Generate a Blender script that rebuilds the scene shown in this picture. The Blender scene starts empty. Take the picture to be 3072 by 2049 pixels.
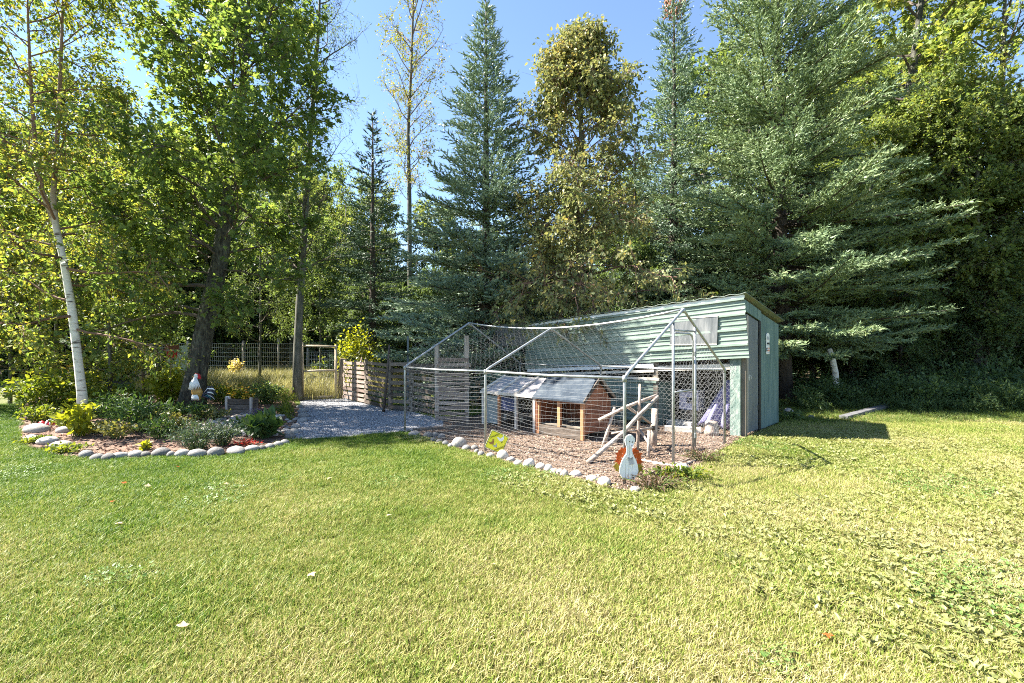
import bpy, math, random
import numpy as np
from mathutils import Vector, Matrix, Quaternion

# ------------------------------------------------------------------ camera, sky, sun, exposure
F, H, CX, HY = 1365.0, 1.5, 1536.0, 1050.0      # focal length and horizon in photograph pixels, eye height in metres
SC = bpy.context.scene
COL = SC.collection
cam_d = bpy.data.cameras.new('camera'); cam_d.sensor_width = 36; cam_d.lens = 36 * F / 3072
cam_d.shift_y = (HY - 1024.5) / 3072; cam_d.clip_start = 0.05; cam_d.clip_end = 2000
cam = bpy.data.objects.new('camera', cam_d); COL.objects.link(cam)
cam.location = (0, 0, H); cam.rotation_euler = (math.radians(90), 0, 0); SC.camera = cam

SUN_EL = math.radians(47.5)
SUN_H = Vector((-0.99, 0.12)).normalized()
TO_SUN = Vector((SUN_H.x * math.cos(SUN_EL), SUN_H.y * math.cos(SUN_EL), math.sin(SUN_EL)))
world = bpy.data.worlds.new('World'); SC.world = world; world.use_nodes = True
wn = world.node_tree; wn.nodes.clear()
sky = wn.nodes.new('ShaderNodeTexSky'); sky.sky_type = 'NISHITA'; sky.sun_disc = False
sky.sun_elevation = SUN_EL; sky.sun_rotation = math.atan2(SUN_H.x, SUN_H.y)
sky.air_density = 1.0; sky.dust_density = 0.05; sky.ozone_density = 2.0; sky.altitude = 200
bg = wn.nodes.new('ShaderNodeBackground'); bg.inputs['Strength'].default_value = 0.062
wo = wn.nodes.new('ShaderNodeOutputWorld')
wn.links.new(sky.outputs[0], bg.inputs[0]); wn.links.new(bg.outputs[0], wo.inputs[0])
sun_d = bpy.data.lights.new('sun', 'SUN'); sun_d.energy = 5.0; sun_d.angle = math.radians(0.53); sun_d.color = (1.0, 0.94, 0.84)
sun = bpy.data.objects.new('sun', sun_d); COL.objects.link(sun); sun.location = (0, 0, 30)
sun.rotation_euler = (-TO_SUN).to_track_quat('-Z', 'Y').to_euler()
SC.view_settings.view_transform = 'Standard'; SC.view_settings.look = 'None'
SC.view_settings.exposure = 2.45; SC.view_settings.gamma = 1.0; SC.view_settings.use_curve_mapping = False
SC.render.engine = 'CYCLES'
SC.cycles.use_denoising = False; SC.cycles.pixel_filter_type = 'BLACKMAN_HARRIS'; SC.cycles.filter_width = 1.05
SC.cycles.max_bounces = 10; SC.cycles.diffuse_bounces = 6; SC.cycles.transmission_bounces = 6; SC.cycles.transparent_max_bounces = 6
SC.cycles.sample_clamp_indirect = 6; SC.cycles.caustics_reflective = False; SC.cycles.caustics_refractive = False
SC.render.film_transparent = False

# ------------------------------------------------------------------ helpers
rnd = random.Random(7)
def gp(px, py, z=0.0):                           # photograph pixel -> point on the level z
    d = F * (H - z) / (py - HY); return Vector(((px - CX) * d / F, d, z))
def at(px, py, d):                               # photograph pixel at a known distance
    return Vector(((px - CX) * d / F, d, H - (py - HY) * d / F))

def tag(o, label=None, cat=None, group=None, kind=None):
    if label: o['label'] = label
    if cat: o['category'] = cat
    if group: o['group'] = group
    if kind: o['kind'] = kind
    return o
def thing(name, loc, label, cat, group=None):
    o = bpy.data.objects.new(name, None); COL.objects.link(o); o.location = loc
    o.empty_display_size = 0.1
    return tag(o, label, cat, group)
def origin(o):
    v = Vector((0, 0, 0))
    while o is not None: v += Vector(o.location); o = o.parent
    return v
def link(name, mesh, parent=None, loc=(0, 0, 0), rot=(0, 0, 0), scale=(1, 1, 1)):
    o = bpy.data.objects.new(name, mesh); COL.objects.link(o); o.parent = parent
    o.location = loc; o.rotation_euler = rot; o.scale = scale
    return o
def copy_tree(o, parent=None):
    c = o.copy(); COL.objects.link(c); c.parent = parent
    for ch in [k for k in bpy.data.objects if k.parent == o]: copy_tree(ch, c)
    return c

def np_mesh(name, V, loops, sizes, mats=None, smooth=False):
    me = bpy.data.meshes.new(name)
    V = np.asarray(V, dtype=np.float32); loops = np.asarray(loops, dtype=np.int32); sizes = np.asarray(sizes, dtype=np.int32)
    me.vertices.add(len(V)); me.vertices.foreach_set('co', V.ravel())
    me.loops.add(len(loops)); me.loops.foreach_set('vertex_index', loops)
    me.polygons.add(len(sizes))
    st = np.zeros(len(sizes), dtype=np.int32); st[1:] = np.cumsum(sizes)[:-1]
    me.polygons.foreach_set('loop_start', st); me.polygons.foreach_set('loop_total', sizes)
    me.polygons.foreach_set('use_smooth', np.full(len(sizes), smooth))
    me.update(calc_edges=True)
    for m in (mats or []): me.materials.append(m)
    return me

class MB:
    """collects shapes and links them as ONE mesh object"""
    def __init__(s): s.v = []; s.f = []; s.m = []
    def add(s, vs, fs, mi=0):
        b = len(s.v); s.v += [tuple(p) for p in vs]; s.f += [tuple(i + b for i in f) for f in fs]; s.m += [mi] * len(fs); return s
    def box(s, c, size, M=None, mi=0):
        hx, hy, hz = size[0] / 2, size[1] / 2, size[2] / 2
        vs = [Vector((x, y, z)) for x in (-hx, hx) for y in (-hy, hy) for z in (-hz, hz)]
        if M is not None: vs = [M @ v for v in vs]
        c = Vector(c); vs = [v + c for v in vs]
        return s.add(vs, [(0, 1, 3, 2), (4, 6, 7, 5), (0, 4, 5, 1), (2, 3, 7, 6), (0, 2, 6, 4), (1, 5, 7, 3)], mi)
    def bar(s, p, q, w, t, up=(0, 0, 1), mi=0):           # a board from p to q: w along 'up', t across
        p, q = Vector(p), Vector(q); d = (q - p).normalized(); u = Vector(up); u = (u - d * u.dot(d)).normalized(); n = d.cross(u)
        vs = [e + u * (w / 2 * a) + n * (t / 2 * b) for e in (p, q) for a, b in ((-1, -1), (1, -1), (1, 1), (-1, 1))]
        return s.add(vs, [(3, 2, 1, 0), (4, 5, 6, 7), (0, 1, 5, 4), (1, 2, 6, 5), (2, 3, 7, 6), (3, 0, 4, 7)], mi)
    def tube(s, pts, r, n=6, cap=True, mi=0, wob=0.0, rg=None):
        pts = [Vector(p) for p in pts]; rr = r if hasattr(r, '__len__') else [r] * len(pts)
        vs = []; ref = None
        for i, p in enumerate(pts):
            d = (pts[min(i + 1, len(pts) - 1)] - pts[max(i - 1, 0)])
            d = d.normalized() if d.length > 1e-9 else Vector((0, 0, 1))
            if ref is None:
                ref = Vector((1, 0, 0)) if abs(d.x) < 0.8 else Vector((0, 1, 0))
            a = (ref - d * ref.dot(d)).normalized(); b = d.cross(a); ref = a
            for k in range(n):
                t = 2 * math.pi * k / n; w = rr[i] * (1 + (rg.uniform(-wob, wob) if wob else 0))
                vs.append(p + a * (math.cos(t) * w) + b * (math.sin(t) * w))
        fs = []
        for i in range(len(pts) - 1):
            for k in range(n):
                fs.append((i * n + k, i * n + (k + 1) % n, (i + 1) * n + (k + 1) % n, (i + 1) * n + k))
        if cap and n > 2:
            fs.append(tuple(reversed(range(n)))); fs.append(tuple((len(pts) - 1) * n + k for k in range(n)))
        return s.add(vs, fs, mi)
    def prism(s, poly, n, mi=0):                           # a flat outline given thickness vector n
        k = len(poly); n = Vector(n); poly = [Vector(p) for p in poly]
        vs = [p - n / 2 for p in poly] + [p + n / 2 for p in poly]
        fs = [tuple(reversed(range(k))), tuple(range(k, 2 * k))] + [(i, (i + 1) % k, (i + 1) % k + k, i + k) for i in range(k)]
        return s.add(vs, fs, mi)
    def lathe(s, prof, n, c, M=None, mi=0):
        vs = []
        for r, z in prof:
            for k in range(n):
                t = 2 * math.pi * k / n; vs.append(Vector((r * math.cos(t), r * math.sin(t), z)))
        if M is not None: vs = [M @ v for v in vs]
        vs = [v + Vector(c) for v in vs]
        fs = [(i * n + k, i * n + (k + 1) % n, (i + 1) * n + (k + 1) % n, (i + 1) * n + k) for i in range(len(prof) - 1) for k in range(n)]
        fs += [tuple(reversed(range(n))), tuple((len(prof) - 1) * n + k for k in range(n))]
        return s.add(vs, fs, mi)
    def mesh(s, name, mats, o=(0, 0, 0), smooth=False):
        mats = mats if isinstance(mats, (list, tuple)) else [mats]
        me = bpy.data.meshes.new(name); o = Vector(o)
        me.from_pydata([(v[0] - o.x, v[1] - o.y, v[2] - o.z) for v in s.v], [], s.f)
        for m in mats: me.materials.append(m)
        if len(mats) > 1: me.polygons.foreach_set('material_index', s.m)
        if smooth: me.polygons.foreach_set('use_smooth', [True] * len(s.f))
        me.update(); return me
    def build(s, name, mats, parent=None, smooth=False):
        """vertices are world coordinates; the object sits where its thing sits"""
        if parent is None:
            v = np.array(s.v); o = Vector(((v[:, 0].min() + v[:, 0].max()) / 2, (v[:, 1].min() + v[:, 1].max()) / 2, v[:, 2].min()))
            return link(name, s.mesh(name, mats, o, smooth), None, o)
        return link(name, s.mesh(name, mats, origin(parent), smooth), parent)

# ------------------------------------------------------------------ materials
def node_mat(name):
    m = bpy.data.materials.new(name); m.use_nodes = True; nt = m.node_tree; nt.nodes.clear()
    out = nt.nodes.new('ShaderNodeOutputMaterial'); return m, nt, out
def N(nt, t, **kw):
    n = nt.nodes.new(t)
    for k, v in kw.items():
        if k in n.inputs.keys(): n.inputs[k].default_value = v
        else: setattr(n, k, v)
    return n
def ramp(nt, cols, pos=None):
    r = nt.nodes.new('ShaderNodeValToRGB'); e = r.color_ramp.elements
    k = len(cols); pos = pos or [i / max(1, k - 1) for i in range(k)]
    while len(e) < k: e.new(0.5)
    for i in range(k): e[i].position = pos[i]; e[i].color = (*cols[i], 1)
    return r
def c4(c): return (c[0], c[1], c[2], 1)
def surf(name, cols, scale=6.0, stretch=(1, 1, 1), rough=0.75, metal=0.0, bump=0.3, bscale=None, detail=6, spec=0.35, pos=None, space='Object', island=0.0, dist=0.0):
    m, nt, out = node_mat(name); L = nt.links.new
    b = N(nt, 'ShaderNodeBsdfPrincipled', Roughness=rough, Metallic=metal); b.inputs['Specular IOR Level'].default_value = spec
    tc = N(nt, 'ShaderNodeTexCoord'); mp = N(nt, 'ShaderNodeMapping'); mp.inputs['Scale'].default_value = stretch
    L(tc.outputs[space], mp.inputs[0])
    no = N(nt, 'ShaderNodeTexNoise', Scale=scale, Detail=detail, Roughness=0.62, Distortion=dist); L(mp.outputs[0], no.inputs['Vector'])
    r = ramp(nt, cols, pos or [0.3 + 0.4 * i / max(1, len(cols) - 1) for i in range(len(cols))])
    fac = no.outputs[0]
    if island:
        oi = N(nt, 'ShaderNodeObjectInfo'); ad = N(nt, 'ShaderNodeMath', operation='MULTIPLY_ADD')
        L(oi.outputs['Random'], ad.inputs[0]); ad.inputs[1].default_value = island
        sb = N(nt, 'ShaderNodeMath', operation='ADD'); L(fac, sb.inputs[0]); sb.inputs[1].default_value = -island / 2
        L(sb.outputs[0], ad.inputs[2]); fac = ad.outputs[0]
    L(fac, r.inputs[0]); L(r.outputs[0], b.inputs['Base Color'])
    if bump:
        n2 = N(nt, 'ShaderNodeTexNoise', Scale=bscale or scale * 4, Detail=5.0); L(mp.outputs[0], n2.inputs['Vector'])
        bp = N(nt, 'ShaderNodeBump', Strength=bump, Distance=0.02); L(n2.outputs[0], bp.inputs['Height']); L(bp.outputs[0], b.inputs['Normal'])
    L(b.outputs[0], out.inputs[0]); return m
def leafmat(name, cols, trans=0.4, tcol=(1.7, 1.55, 0.6), rough=0.45, patch=0.35, pscale=0.9, spec=0.25, objvar=0.0):
    """thin leaf: colour varies from leaf to leaf and in patches, light shines through it"""
    m, nt, out = node_mat(name); L = nt.links.new
    g = N(nt, 'ShaderNodeNewGeometry'); no = N(nt, 'ShaderNodeTexNoise', Scale=pscale, Detail=2.0)
    tc = N(nt, 'ShaderNodeTexCoord'); L(tc.outputs['Object'], no.inputs['Vector'])
    mx = N(nt, 'ShaderNodeMath', operation='MULTIPLY_ADD'); L(no.outputs[0], mx.inputs[0]); mx.inputs[1].default_value = patch * 2.2
    ms = N(nt, 'ShaderNodeMath', operation='MULTIPLY_ADD'); L(g.outputs['Random Per Island'], ms.inputs[0]); ms.inputs[1].default_value = 1.0 - patch; ms.inputs[2].default_value = -0.6 * patch
    L(ms.outputs[0], mx.inputs[2])
    fac = mx.outputs[0]
    if objvar:
        oi = N(nt, 'ShaderNodeObjectInfo'); ov = N(nt, 'ShaderNodeMath', operation='MULTIPLY_ADD'); L(oi.outputs['Random'], ov.inputs[0]); ov.inputs[1].default_value = objvar
        L(fac, ov.inputs[2]); fac = ov.outputs[0]
    r = ramp(nt, cols); L(fac, r.inputs[0])
    b = N(nt, 'ShaderNodeBsdfPrincipled', Roughness=rough); b.inputs['Specular IOR Level'].default_value = spec
    L(r.outputs[0], b.inputs['Base Color'])
    t = N(nt, 'ShaderNodeBsdfTranslucent'); mc = N(nt, 'ShaderNodeMix', data_type='RGBA', blend_type='MULTIPLY'); mc.inputs[0].default_value = 1.0
    L(r.outputs[0], mc.inputs[6]); mc.inputs[7].default_value = c4(tcol); L(mc.outputs[2], t.inputs[0])
    mix = N(nt, 'ShaderNodeMixShader'); mix.inputs[0].default_value = trans
    L(b.outputs[0], mix.inputs[1]); L(t.outputs[0], mix.inputs[2]); L(mix.outputs[0], out.inputs[0]); return m

M = {}
M['galv'] = surf('galvanised tube', [(.17, .18, .19), (.34, .355, .36), (.25, .26, .27)], 9, (1, 1, 1), 0.42, 0.5, 0.05)
M['net'] = surf('white net cord', [(.30, .30, .31), (.44, .44, .43)], 12, rough=0.7, bump=0)
M['netgrey'] = surf('grey net cord', [(.14, .15, .16), (.24, .25, .26)], 12, rough=0.7, bump=0)
M['wire'] = surf('galvanised wire', [(.30, .31, .31), (.46, .46, .44)], 7, rough=0.5, metal=0.3, bump=0)
M['siding'] = surf('pale green painted steel', [(.085, .115, .092), (.135, .18, .147), (.175, .225, .187), (.22, .27, .225)], 2.6, (1, 1, 2), 0.40, 0.0, 0.05, spec=0.5, bscale=8, pos=[.22, .36, .5, .75])
M['roof'] = surf('weathered roof sheet', [(.10, .13, .11), (.20, .24, .21), (.28, .24, .18)], 3, rough=0.6, bump=0.1)
M['door'] = surf('grey steel door', [(.085, .095, .105), (.13, .145, .155), (.17, .18, .19)], 3, (1, 1, .3), 0.5, 0.1, 0.05)
M['teal'] = surf('teal painted plywood', [(.045, .075, .07), (.085, .145, .132), (.12, .185, .17), (.165, .215, .20)], 5, (3, 3, .25), 0.7, 0, 0.15)
M['ply'] = surf('dark weathered boards', [(.09, .075, .06), (.16, .135, .105), (.22, .19, .15)], 5, (1, 1, .25), 0.85, 0, 0.3)
M['paleboard'] = surf('pale weathered boards', [(.42, .37, .30), (.56, .52, .45), (.64, .61, .55)], 7, (.4, 1, 1), 0.8, 0, 0.2)
M['pallet'] = surf('weathered pallet wood', [(.10, .07, .055), (.20, .15, .125), (.31, .245, .21)], 8, (.35, .35, 2.5), 0.85, 0, 0.35, island=0.3)
M['palletdark'] = surf('dark pallet wood', [(.06, .046, .036), (.12, .095, .075), (.20, .16, .13)], 8, (.35, .35, 2.5), 0.85, 0, 0.35, island=0.3)
M['post'] = surf('silvery fence post', [(.22, .18, .15), (.36, .31, .265), (.48, .43, .38)], 6, (1.5, 1.5, .2), 0.85, 0, 0.4)
M['timber'] = surf('brown gate timber', [(.13, .09, .06), (.24, .175, .12), (.34, .27, .19)], 6, (2, 2, .25), 0.8, 0, 0.3)
M['gatewood'] = surf('peeled gate pole', [(.32, .25, .17), (.46, .38, .27), (.54, .46, .34)], 6, (1, 1, .4), 0.8, 0, 0.2)
M['pole'] = surf('barked roost pole', [(.18, .14, .115), (.36, .29, .24), (.50, .42, .35)], 9, (1, 1, .6), 0.85, 0, 0.4)
M['redwood'] = surf('red-brown stained wood', [(.13, .05, .028), (.20, .075, .042), (.27, .11, .06)], 6, (.6, .6, 2), 0.7, 0, 0.25, island=0.25)
M['orangewood'] = surf('orange cedar post', [(.30, .13, .06), (.42, .20, .10), (.48, .26, .14)], 7, (2, 2, .4), 0.7, 0, 0.2)
M['felt'] = surf('dark roofing felt', [(.022, .03, .042), (.04, .052, .068), (.07, .082, .095)], 5, rough=0.92, bump=0.25, spec=0.12)
M['palewood'] = surf('pale hutch frame', [(.42, .36, .31), (.56, .50, .44), (.63, .58, .52)], 8, (.6, .6, .6), 0.8, 0, 0.15)
M['plastic'] = surf('dirty clear sheet', [(.06, .065, .065), (.12, .125, .125), (.20, .20, .195)], 6, (1.5, 1.5, .3), 0.25, 0.0, 0.2, spec=0.5)
M['purple'] = surf('faded purple tarp', [(.13, .12, .26), (.20, .19, .36), (.28, .27, .42)], 3, rough=0.75, bump=0.2)
M['lavender'] = surf('faded lavender box', [(.46, .43, .54), (.56, .53, .62)], 4, rough=0.7, bump=0.05)
M['black'] = surf('black paint', [(.008, .008, .009), (.018, .017, .016)], 8, rough=0.6, bump=0)
M['glassdark'] = surf('dark pane', [(.012, .014, .018), (.03, .035, .04)], 3, rough=0.12, bump=0, spec=0.7)
M['white'] = surf('white paint', [(.70, .70, .69), (.80, .80, .78)], 9, (1, 1, .4), 0.6, 0, 0.1)
M['yellow'] = surf('yellow sign face', [(.74, .68, .03), (.80, .74, .05)], 4, rough=0.42, bump=0)
M['paleyellow'] = surf('pale yellow rim', [(.80, .78, .40), (.84, .82, .50)], 4, rough=0.45, bump=0)
M['red'] = surf('red enamel', [(.42, .012, .018), (.55, .02, .03)], 6, rough=0.4, bump=0)
M['gold'] = surf('gold brown enamel', [(.24, .12, .02), (.40, .22, .045), (.50, .31, .09)], 7, (1, 1, 3), 0.45, 0, 0.1)
M['navy'] = surf('navy enamel', [(.006, .008, .022), (.018, .022, .05)], 6, rough=0.35, bump=0)
M['darkteal'] = surf('dark teal enamel', [(.008, .06, .07), (.02, .11, .12)], 6, rough=0.35, bump=0)
M['orange'] = leafmat('orange silk leaf', [(.42, .06, .015), (.52, .10, .02), (.50, .17, .03)], 0.3, (1.1, .9, .6))
M['olive'] = leafmat('olive yellow silk leaf', [(.28, .19, .02), (.36, .26, .03), (.40, .32, .06)], 0.3, (1.1, 1, .5))
M['brownbird'] = surf('brown print', [(.22, .10, .03), (.36, .18, .06)], 9, rough=0.5, bump=0)
M['greyprint'] = surf('grey print', [(.30, .30, .33), (.45, .45, .48)], 9, rough=0.5, bump=0)
M['redprint'] = surf('red orange print', [(.50, .12, .05), (.60, .20, .09)], 9, rough=0.5, bump=0)
M['stone'] = surf('grey fieldstone', [(.10, .095, .09), (.20, .19, .18), (.31, .295, .275)], 5, rough=0.8, bump=0.35, island=0.4)
M['palestone'] = surf('pale fieldstone', [(.27, .24, .21), (.40, .37, .335), (.52, .49, .45)], 5, rough=0.8, bump=0.3, island=0.3)
M['riverstone'] = surf('river stone', [(.14, .125, .115), (.27, .245, .22), (.42, .38, .34)], 4, rough=0.75, bump=0.15, island=0.6)
M['plank'] = surf('grey plank', [(.07, .07, .075), (.13, .13, .135)], 7, (2, .4, 1), 0.85, 0, 0.3)
M['soil'] = surf('bark mulch', [(.045, .028, .02), (.12, .075, .05), (.20, .13, .095), (.30, .20, .15)], 26, rough=0.95, bump=0.9, bscale=60)
M['litter'] = surf('leaf litter', [(.03, .026, .016), (.07, .055, .03), (.12, .09, .045)], 6, rough=0.95, bump=0.8, bscale=40)
M['chips'] = surf('wood chip and dirt', [(.075, .052, .038), (.14, .10, .075), (.22, .165, .125)], 22, rough=0.95, bump=0.9, bscale=70)
M['gravelbase'] = surf('crushed stone', [(.10, .10, .11), (.19, .19, .20), (.30, .30, .31)], 40, rough=0.95, bump=0.9, bscale=120)
M['turf'] = surf('turf', [(.055, .075, .018), (.10, .11, .03), (.17, .155, .06)], 2.2, rough=0.95, bump=0.8, bscale=90)
M['birchbark'] = None
def birch_bark():
    m, nt, out = node_mat('white birch bark'); L = nt.links.new
    b = N(nt, 'ShaderNodeBsdfPrincipled', Roughness=0.7); tc = N(nt, 'ShaderNodeTexCoord')
    mp = N(nt, 'ShaderNodeMapping'); mp.inputs['Scale'].default_value = (2.2, 2.2, 9); L(tc.outputs['Object'], mp.inputs[0])
    n1 = N(nt, 'ShaderNodeTexNoise', Scale=2.2, Detail=4.0); L(mp.outputs[0], n1.inputs['Vector'])
    r1 = ramp(nt, [(.035, .03, .026), (.22, .19, .16), (.56, .53, .48), (.66, .63, .58)], [.30, .36, .42, .7]); L(n1.outputs[0], r1.inputs[0])
    sx = N(nt, 'ShaderNodeSeparateXYZ'); L(tc.outputs['Object'], sx.inputs[0])
    mr = N(nt, 'ShaderNodeMapRange'); L(sx.outputs[2], mr.inputs[0]); mr.inputs[1].default_value = 3.4; mr.inputs[2].default_value = 5.2
    mx = N(nt, 'ShaderNodeMix', data_type='RGBA'); L(mr.outputs[0], mx.inputs[0]); L(r1.outputs[0], mx.inputs[6]); mx.inputs[7].default_value = (.20, .12, .085, 1)
    L(mx.outputs[2], b.inputs['Base Color']); L(b.outputs[0], out.inputs[0]); return m
M['birchbark'] = birch_bark()
M['bark'] = surf('dark mossy bark', [(.012, .012, .010), (.035, .033, .027), (.075, .075, .058), (.13, .135, .10)], 7, (2.2, 2.2, .8), 0.95, 0, 1.0, bscale=14)
M['greybark'] = surf('grey green bark', [(.045, .047, .036), (.10, .10, .08), (.18, .175, .15)], 5, (2.5, 2.5, .5), 0.9, 0, 0.7, bscale=9)
M['sprucebark'] = surf('spruce bark', [(.035, .028, .022), (.09, .07, .055)], 6, (2, 2, .6), 0.9, 0, 0.7)
M['twig'] = surf('twig bark', [(.06, .045, .035), (.13, .105, .085)], 6, rough=0.9, bump=0)
M['redtwig'] = surf('reddish birch twig', [(.12, .065, .045), (.22, .13, .095)], 6, rough=0.8, bump=0)
M['stalk'] = surf('green stalk', [(.06, .10, .02), (.12, .16, .04)], 6, rough=0.7, bump=0)
# foliage
M['l_birch'] = leafmat('birch leaf', [(.07, .115, .035), (.10, .16, .045), (.145, .20, .055), (.20, .25, .06), (.29, .29, .06), (.36, .24, .06)], 0.48, (1.6, 1.5, .7), patch=0.25)
M['l_maple'] = leafmat('maple leaf', [(.06, .105, .038), (.10, .16, .052), (.16, .22, .065), (.25, .29, .08)], 0.52, (1.6, 1.5, .75), patch=0.35)
M['l_green'] = leafmat('mid green leaf', [(.065, .11, .042), (.105, .16, .058), (.155, .21, .075), (.22, .25, .085)], 0.45, (1.5, 1.45, .75), patch=0.4)
M['l_pale'] = leafmat('olive leaf', [(.10, .115, .035), (.16, .17, .06), (.22, .22, .09), (.26, .21, .06)], 0.35, patch=0.3, rough=0.35, spec=0.4)
M['l_mix'] = leafmat('turning birch leaf', [(.10, .135, .06), (.16, .195, .085), (.235, .255, .12), (.30, .285, .11), (.38, .25, .07)], 0.36, (1.2, 1.15, .75), patch=0.4, pscale=0.5)
M['l_yellow'] = leafmat('yellowing leaf', [(.075, .125, .045), (.125, .185, .058), (.20, .25, .07), (.29, .30, .08), (.37, .32, .085)], 0.48, (1.4, 1.35, .7), patch=0.5, pscale=0.35)
M['l_sparse'] = leafmat('poplar leaf', [(.10, .14, .045), (.16, .20, .06), (.26, .26, .06), (.36, .24, .06)], 0.42, (1.4, 1.3, .7), patch=0.3)
M['l_dark'] = leafmat('understory leaf', [(.05, .09, .038), (.085, .135, .055), (.135, .19, .075)], 0.45, (1.5, 1.4, .75), patch=0.4, objvar=0.2)
M['l_forest'] = leafmat('forest leaf', [(.065, .105, .04), (.105, .155, .055), (.155, .20, .068), (.23, .25, .08)], 0.5, (1.5, 1.45, .75), patch=0.4, pscale=0.5, objvar=0.15)
M['l_bright'] = leafmat('bright yellow green leaf', [(.16, .20, .02), (.24, .27, .025), (.30, .31, .04)], 0.5, patch=0.3)
M['l_bush'] = leafmat('bush leaf', [(.05, .09, .02), (.10, .15, .025), (.17, .20, .03), (.24, .22, .04)], 0.45, patch=0.35)
M['l_bed'] = leafmat('bed leaf', [(.03, .065, .022), (.05, .10, .032), (.085, .135, .045)], 0.35, patch=0.3)
M['l_sage'] = leafmat('blue green needle leaf', [(.03, .055, .04), (.05, .085, .06), (.09, .125, .085)], 0.25, patch=0.3)
M['l_tan'] = leafmat('dry seed head', [(.30, .24, .11), (.42, .36, .18), (.50, .44, .26)], 0.4, patch=0.3)
M['l_heath'] = leafmat('brown heather', [(.06, .04, .03), (.12, .075, .055), (.16, .12, .06)], 0.3)
M['l_flower'] = leafmat('orange flower', [(.50, .28, .03), (.55, .40, .06), (.55, .12, .05)], 0.3)
M['l_redfl'] = leafmat('red flower', [(.45, .02, .03), (.55, .05, .05)], 0.3)
M['l_purple'] = leafmat('purple flower', [(.10, .07, .20), (.18, .13, .32)], 0.3)
M['needle'] = leafmat('blue spruce needle', [(.10, .16, .11), (.165, .24, .165), (.235, .315, .22), (.33, .395, .29)], 0.2, (1.2, 1.2, .9), patch=0.35, rough=0.4, pscale=0.8)
M['needle2'] = leafmat('green spruce needle', [(.095, .15, .085), (.165, .235, .125), (.25, .32, .165), (.37, .40, .19)], 0.2, (1.2, 1.2, .8), patch=0.5, rough=0.4, pscale=0.6)
M['needle3'] = leafmat('dark spruce needle', [(.042, .075, .048), (.07, .115, .07), (.11, .165, .095)], 0.15, (1.2, 1.2, .9), patch=0.35, rough=0.55)
M['grass'] = None
# ------------------------------------------------------------------ leaves, twigs and trees
SHAPES = {
 'ovate': ([(0, 0, 0), (.30, .30, .05), (.20, .68, .04), (0, 1, -.04), (-.20, .68, .04), (-.30, .30, .05)], [(0, 1, 2, 3), (0, 3, 4, 5)]),
 'rhomb': ([(0, 0, 0), (.34, .42, .06), (0, 1, 0), (-.34, .42, .06)], [(0, 1, 2), (0, 2, 3)]),
 'maple': ([(0, 0, 0), (.28, -.02, .02), (.56, .34, .0), (.24, .46, .03), (0, 1, -.03), (-.24, .46, .03), (-.56, .34, .0), (-.28, -.02, .02)], [(0, 1, 2, 3, 4), (0, 4, 5, 6, 7)]),
 'lance': ([(0, 0, 0), (.11, .35, .02), (.07, .75, .0), (0, 1, -.05), (-.07, .75, .0), (-.11, .35, .02)], [(0, 1, 2, 3), (0, 3, 4, 5)]),
 'blade': ([(-.03, 0, 0), (.03, 0, 0), (.022, .55, .06), (-.022, .55, .06), (0, 1, .2)], [(0, 1, 2, 3), (3, 2, 4)]),
}
def unit(a): return a / np.maximum(np.linalg.norm(a, axis=1, keepdims=True), 1e-9)
def leaf_mesh(name, P, D, U, S, shape, mat):
    """one small face pair per leaf: base P, axis D, upper side U, length S"""
    sv, sf = SHAPES[shape]; sv = np.array(sv); n = len(P); k = len(sv)
    D = unit(D); X = unit(np.cross(D, U)); U = np.cross(X, D)
    S = np.asarray(S)[:, None, None]
    V = P[:, None, :] + S * (sv[None, :, 0:1] * X[:, None, :] + sv[None, :, 1:2] * D[:, None, :] + sv[None, :, 2:3] * U[:, None, :])
    idx = np.array([i for f in sf for i in f]); L = (np.arange(n)[:, None] * k + idx[None, :]).ravel()
    sizes = np.tile([len(f) for f in sf], n)
    return np_mesh(name, V.reshape(-1, 3), L, sizes, [mat])
def rot_about(v, ax, a): return Quaternion(ax, a) @ v
def any_perp(d, rg):
    r = Vector((rg.gauss(0, 1), rg.gauss(0, 1), rg.gauss(0, 1))); r = r - d * r.dot(d)
    return r.normalized() if r.length > 1e-6 else d.orthogonal().normalized()
def along(pts, t):
    n = len(pts) - 1; x = min(max(t, 0), .9999) * n; i = int(x); f = x - i
    return pts[i].lerp(pts[i + 1], f), (pts[i + 1] - pts[i]).normalized()
def grow(p, d, L, n, bend, rg, wig=0.12):
    """a limb: n steps from p along d, pulled by the vector 'bend'"""
    pts = [p.copy()]; d = d.normalized(); s = L / n
    for i in range(n):
        d = (d + bend * (1.0 / n) + Vector((rg.gauss(0, wig), rg.gauss(0, wig), rg.gauss(0, wig)))).normalized()
        pts.append(pts[-1] + d * s)
    return pts

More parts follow.
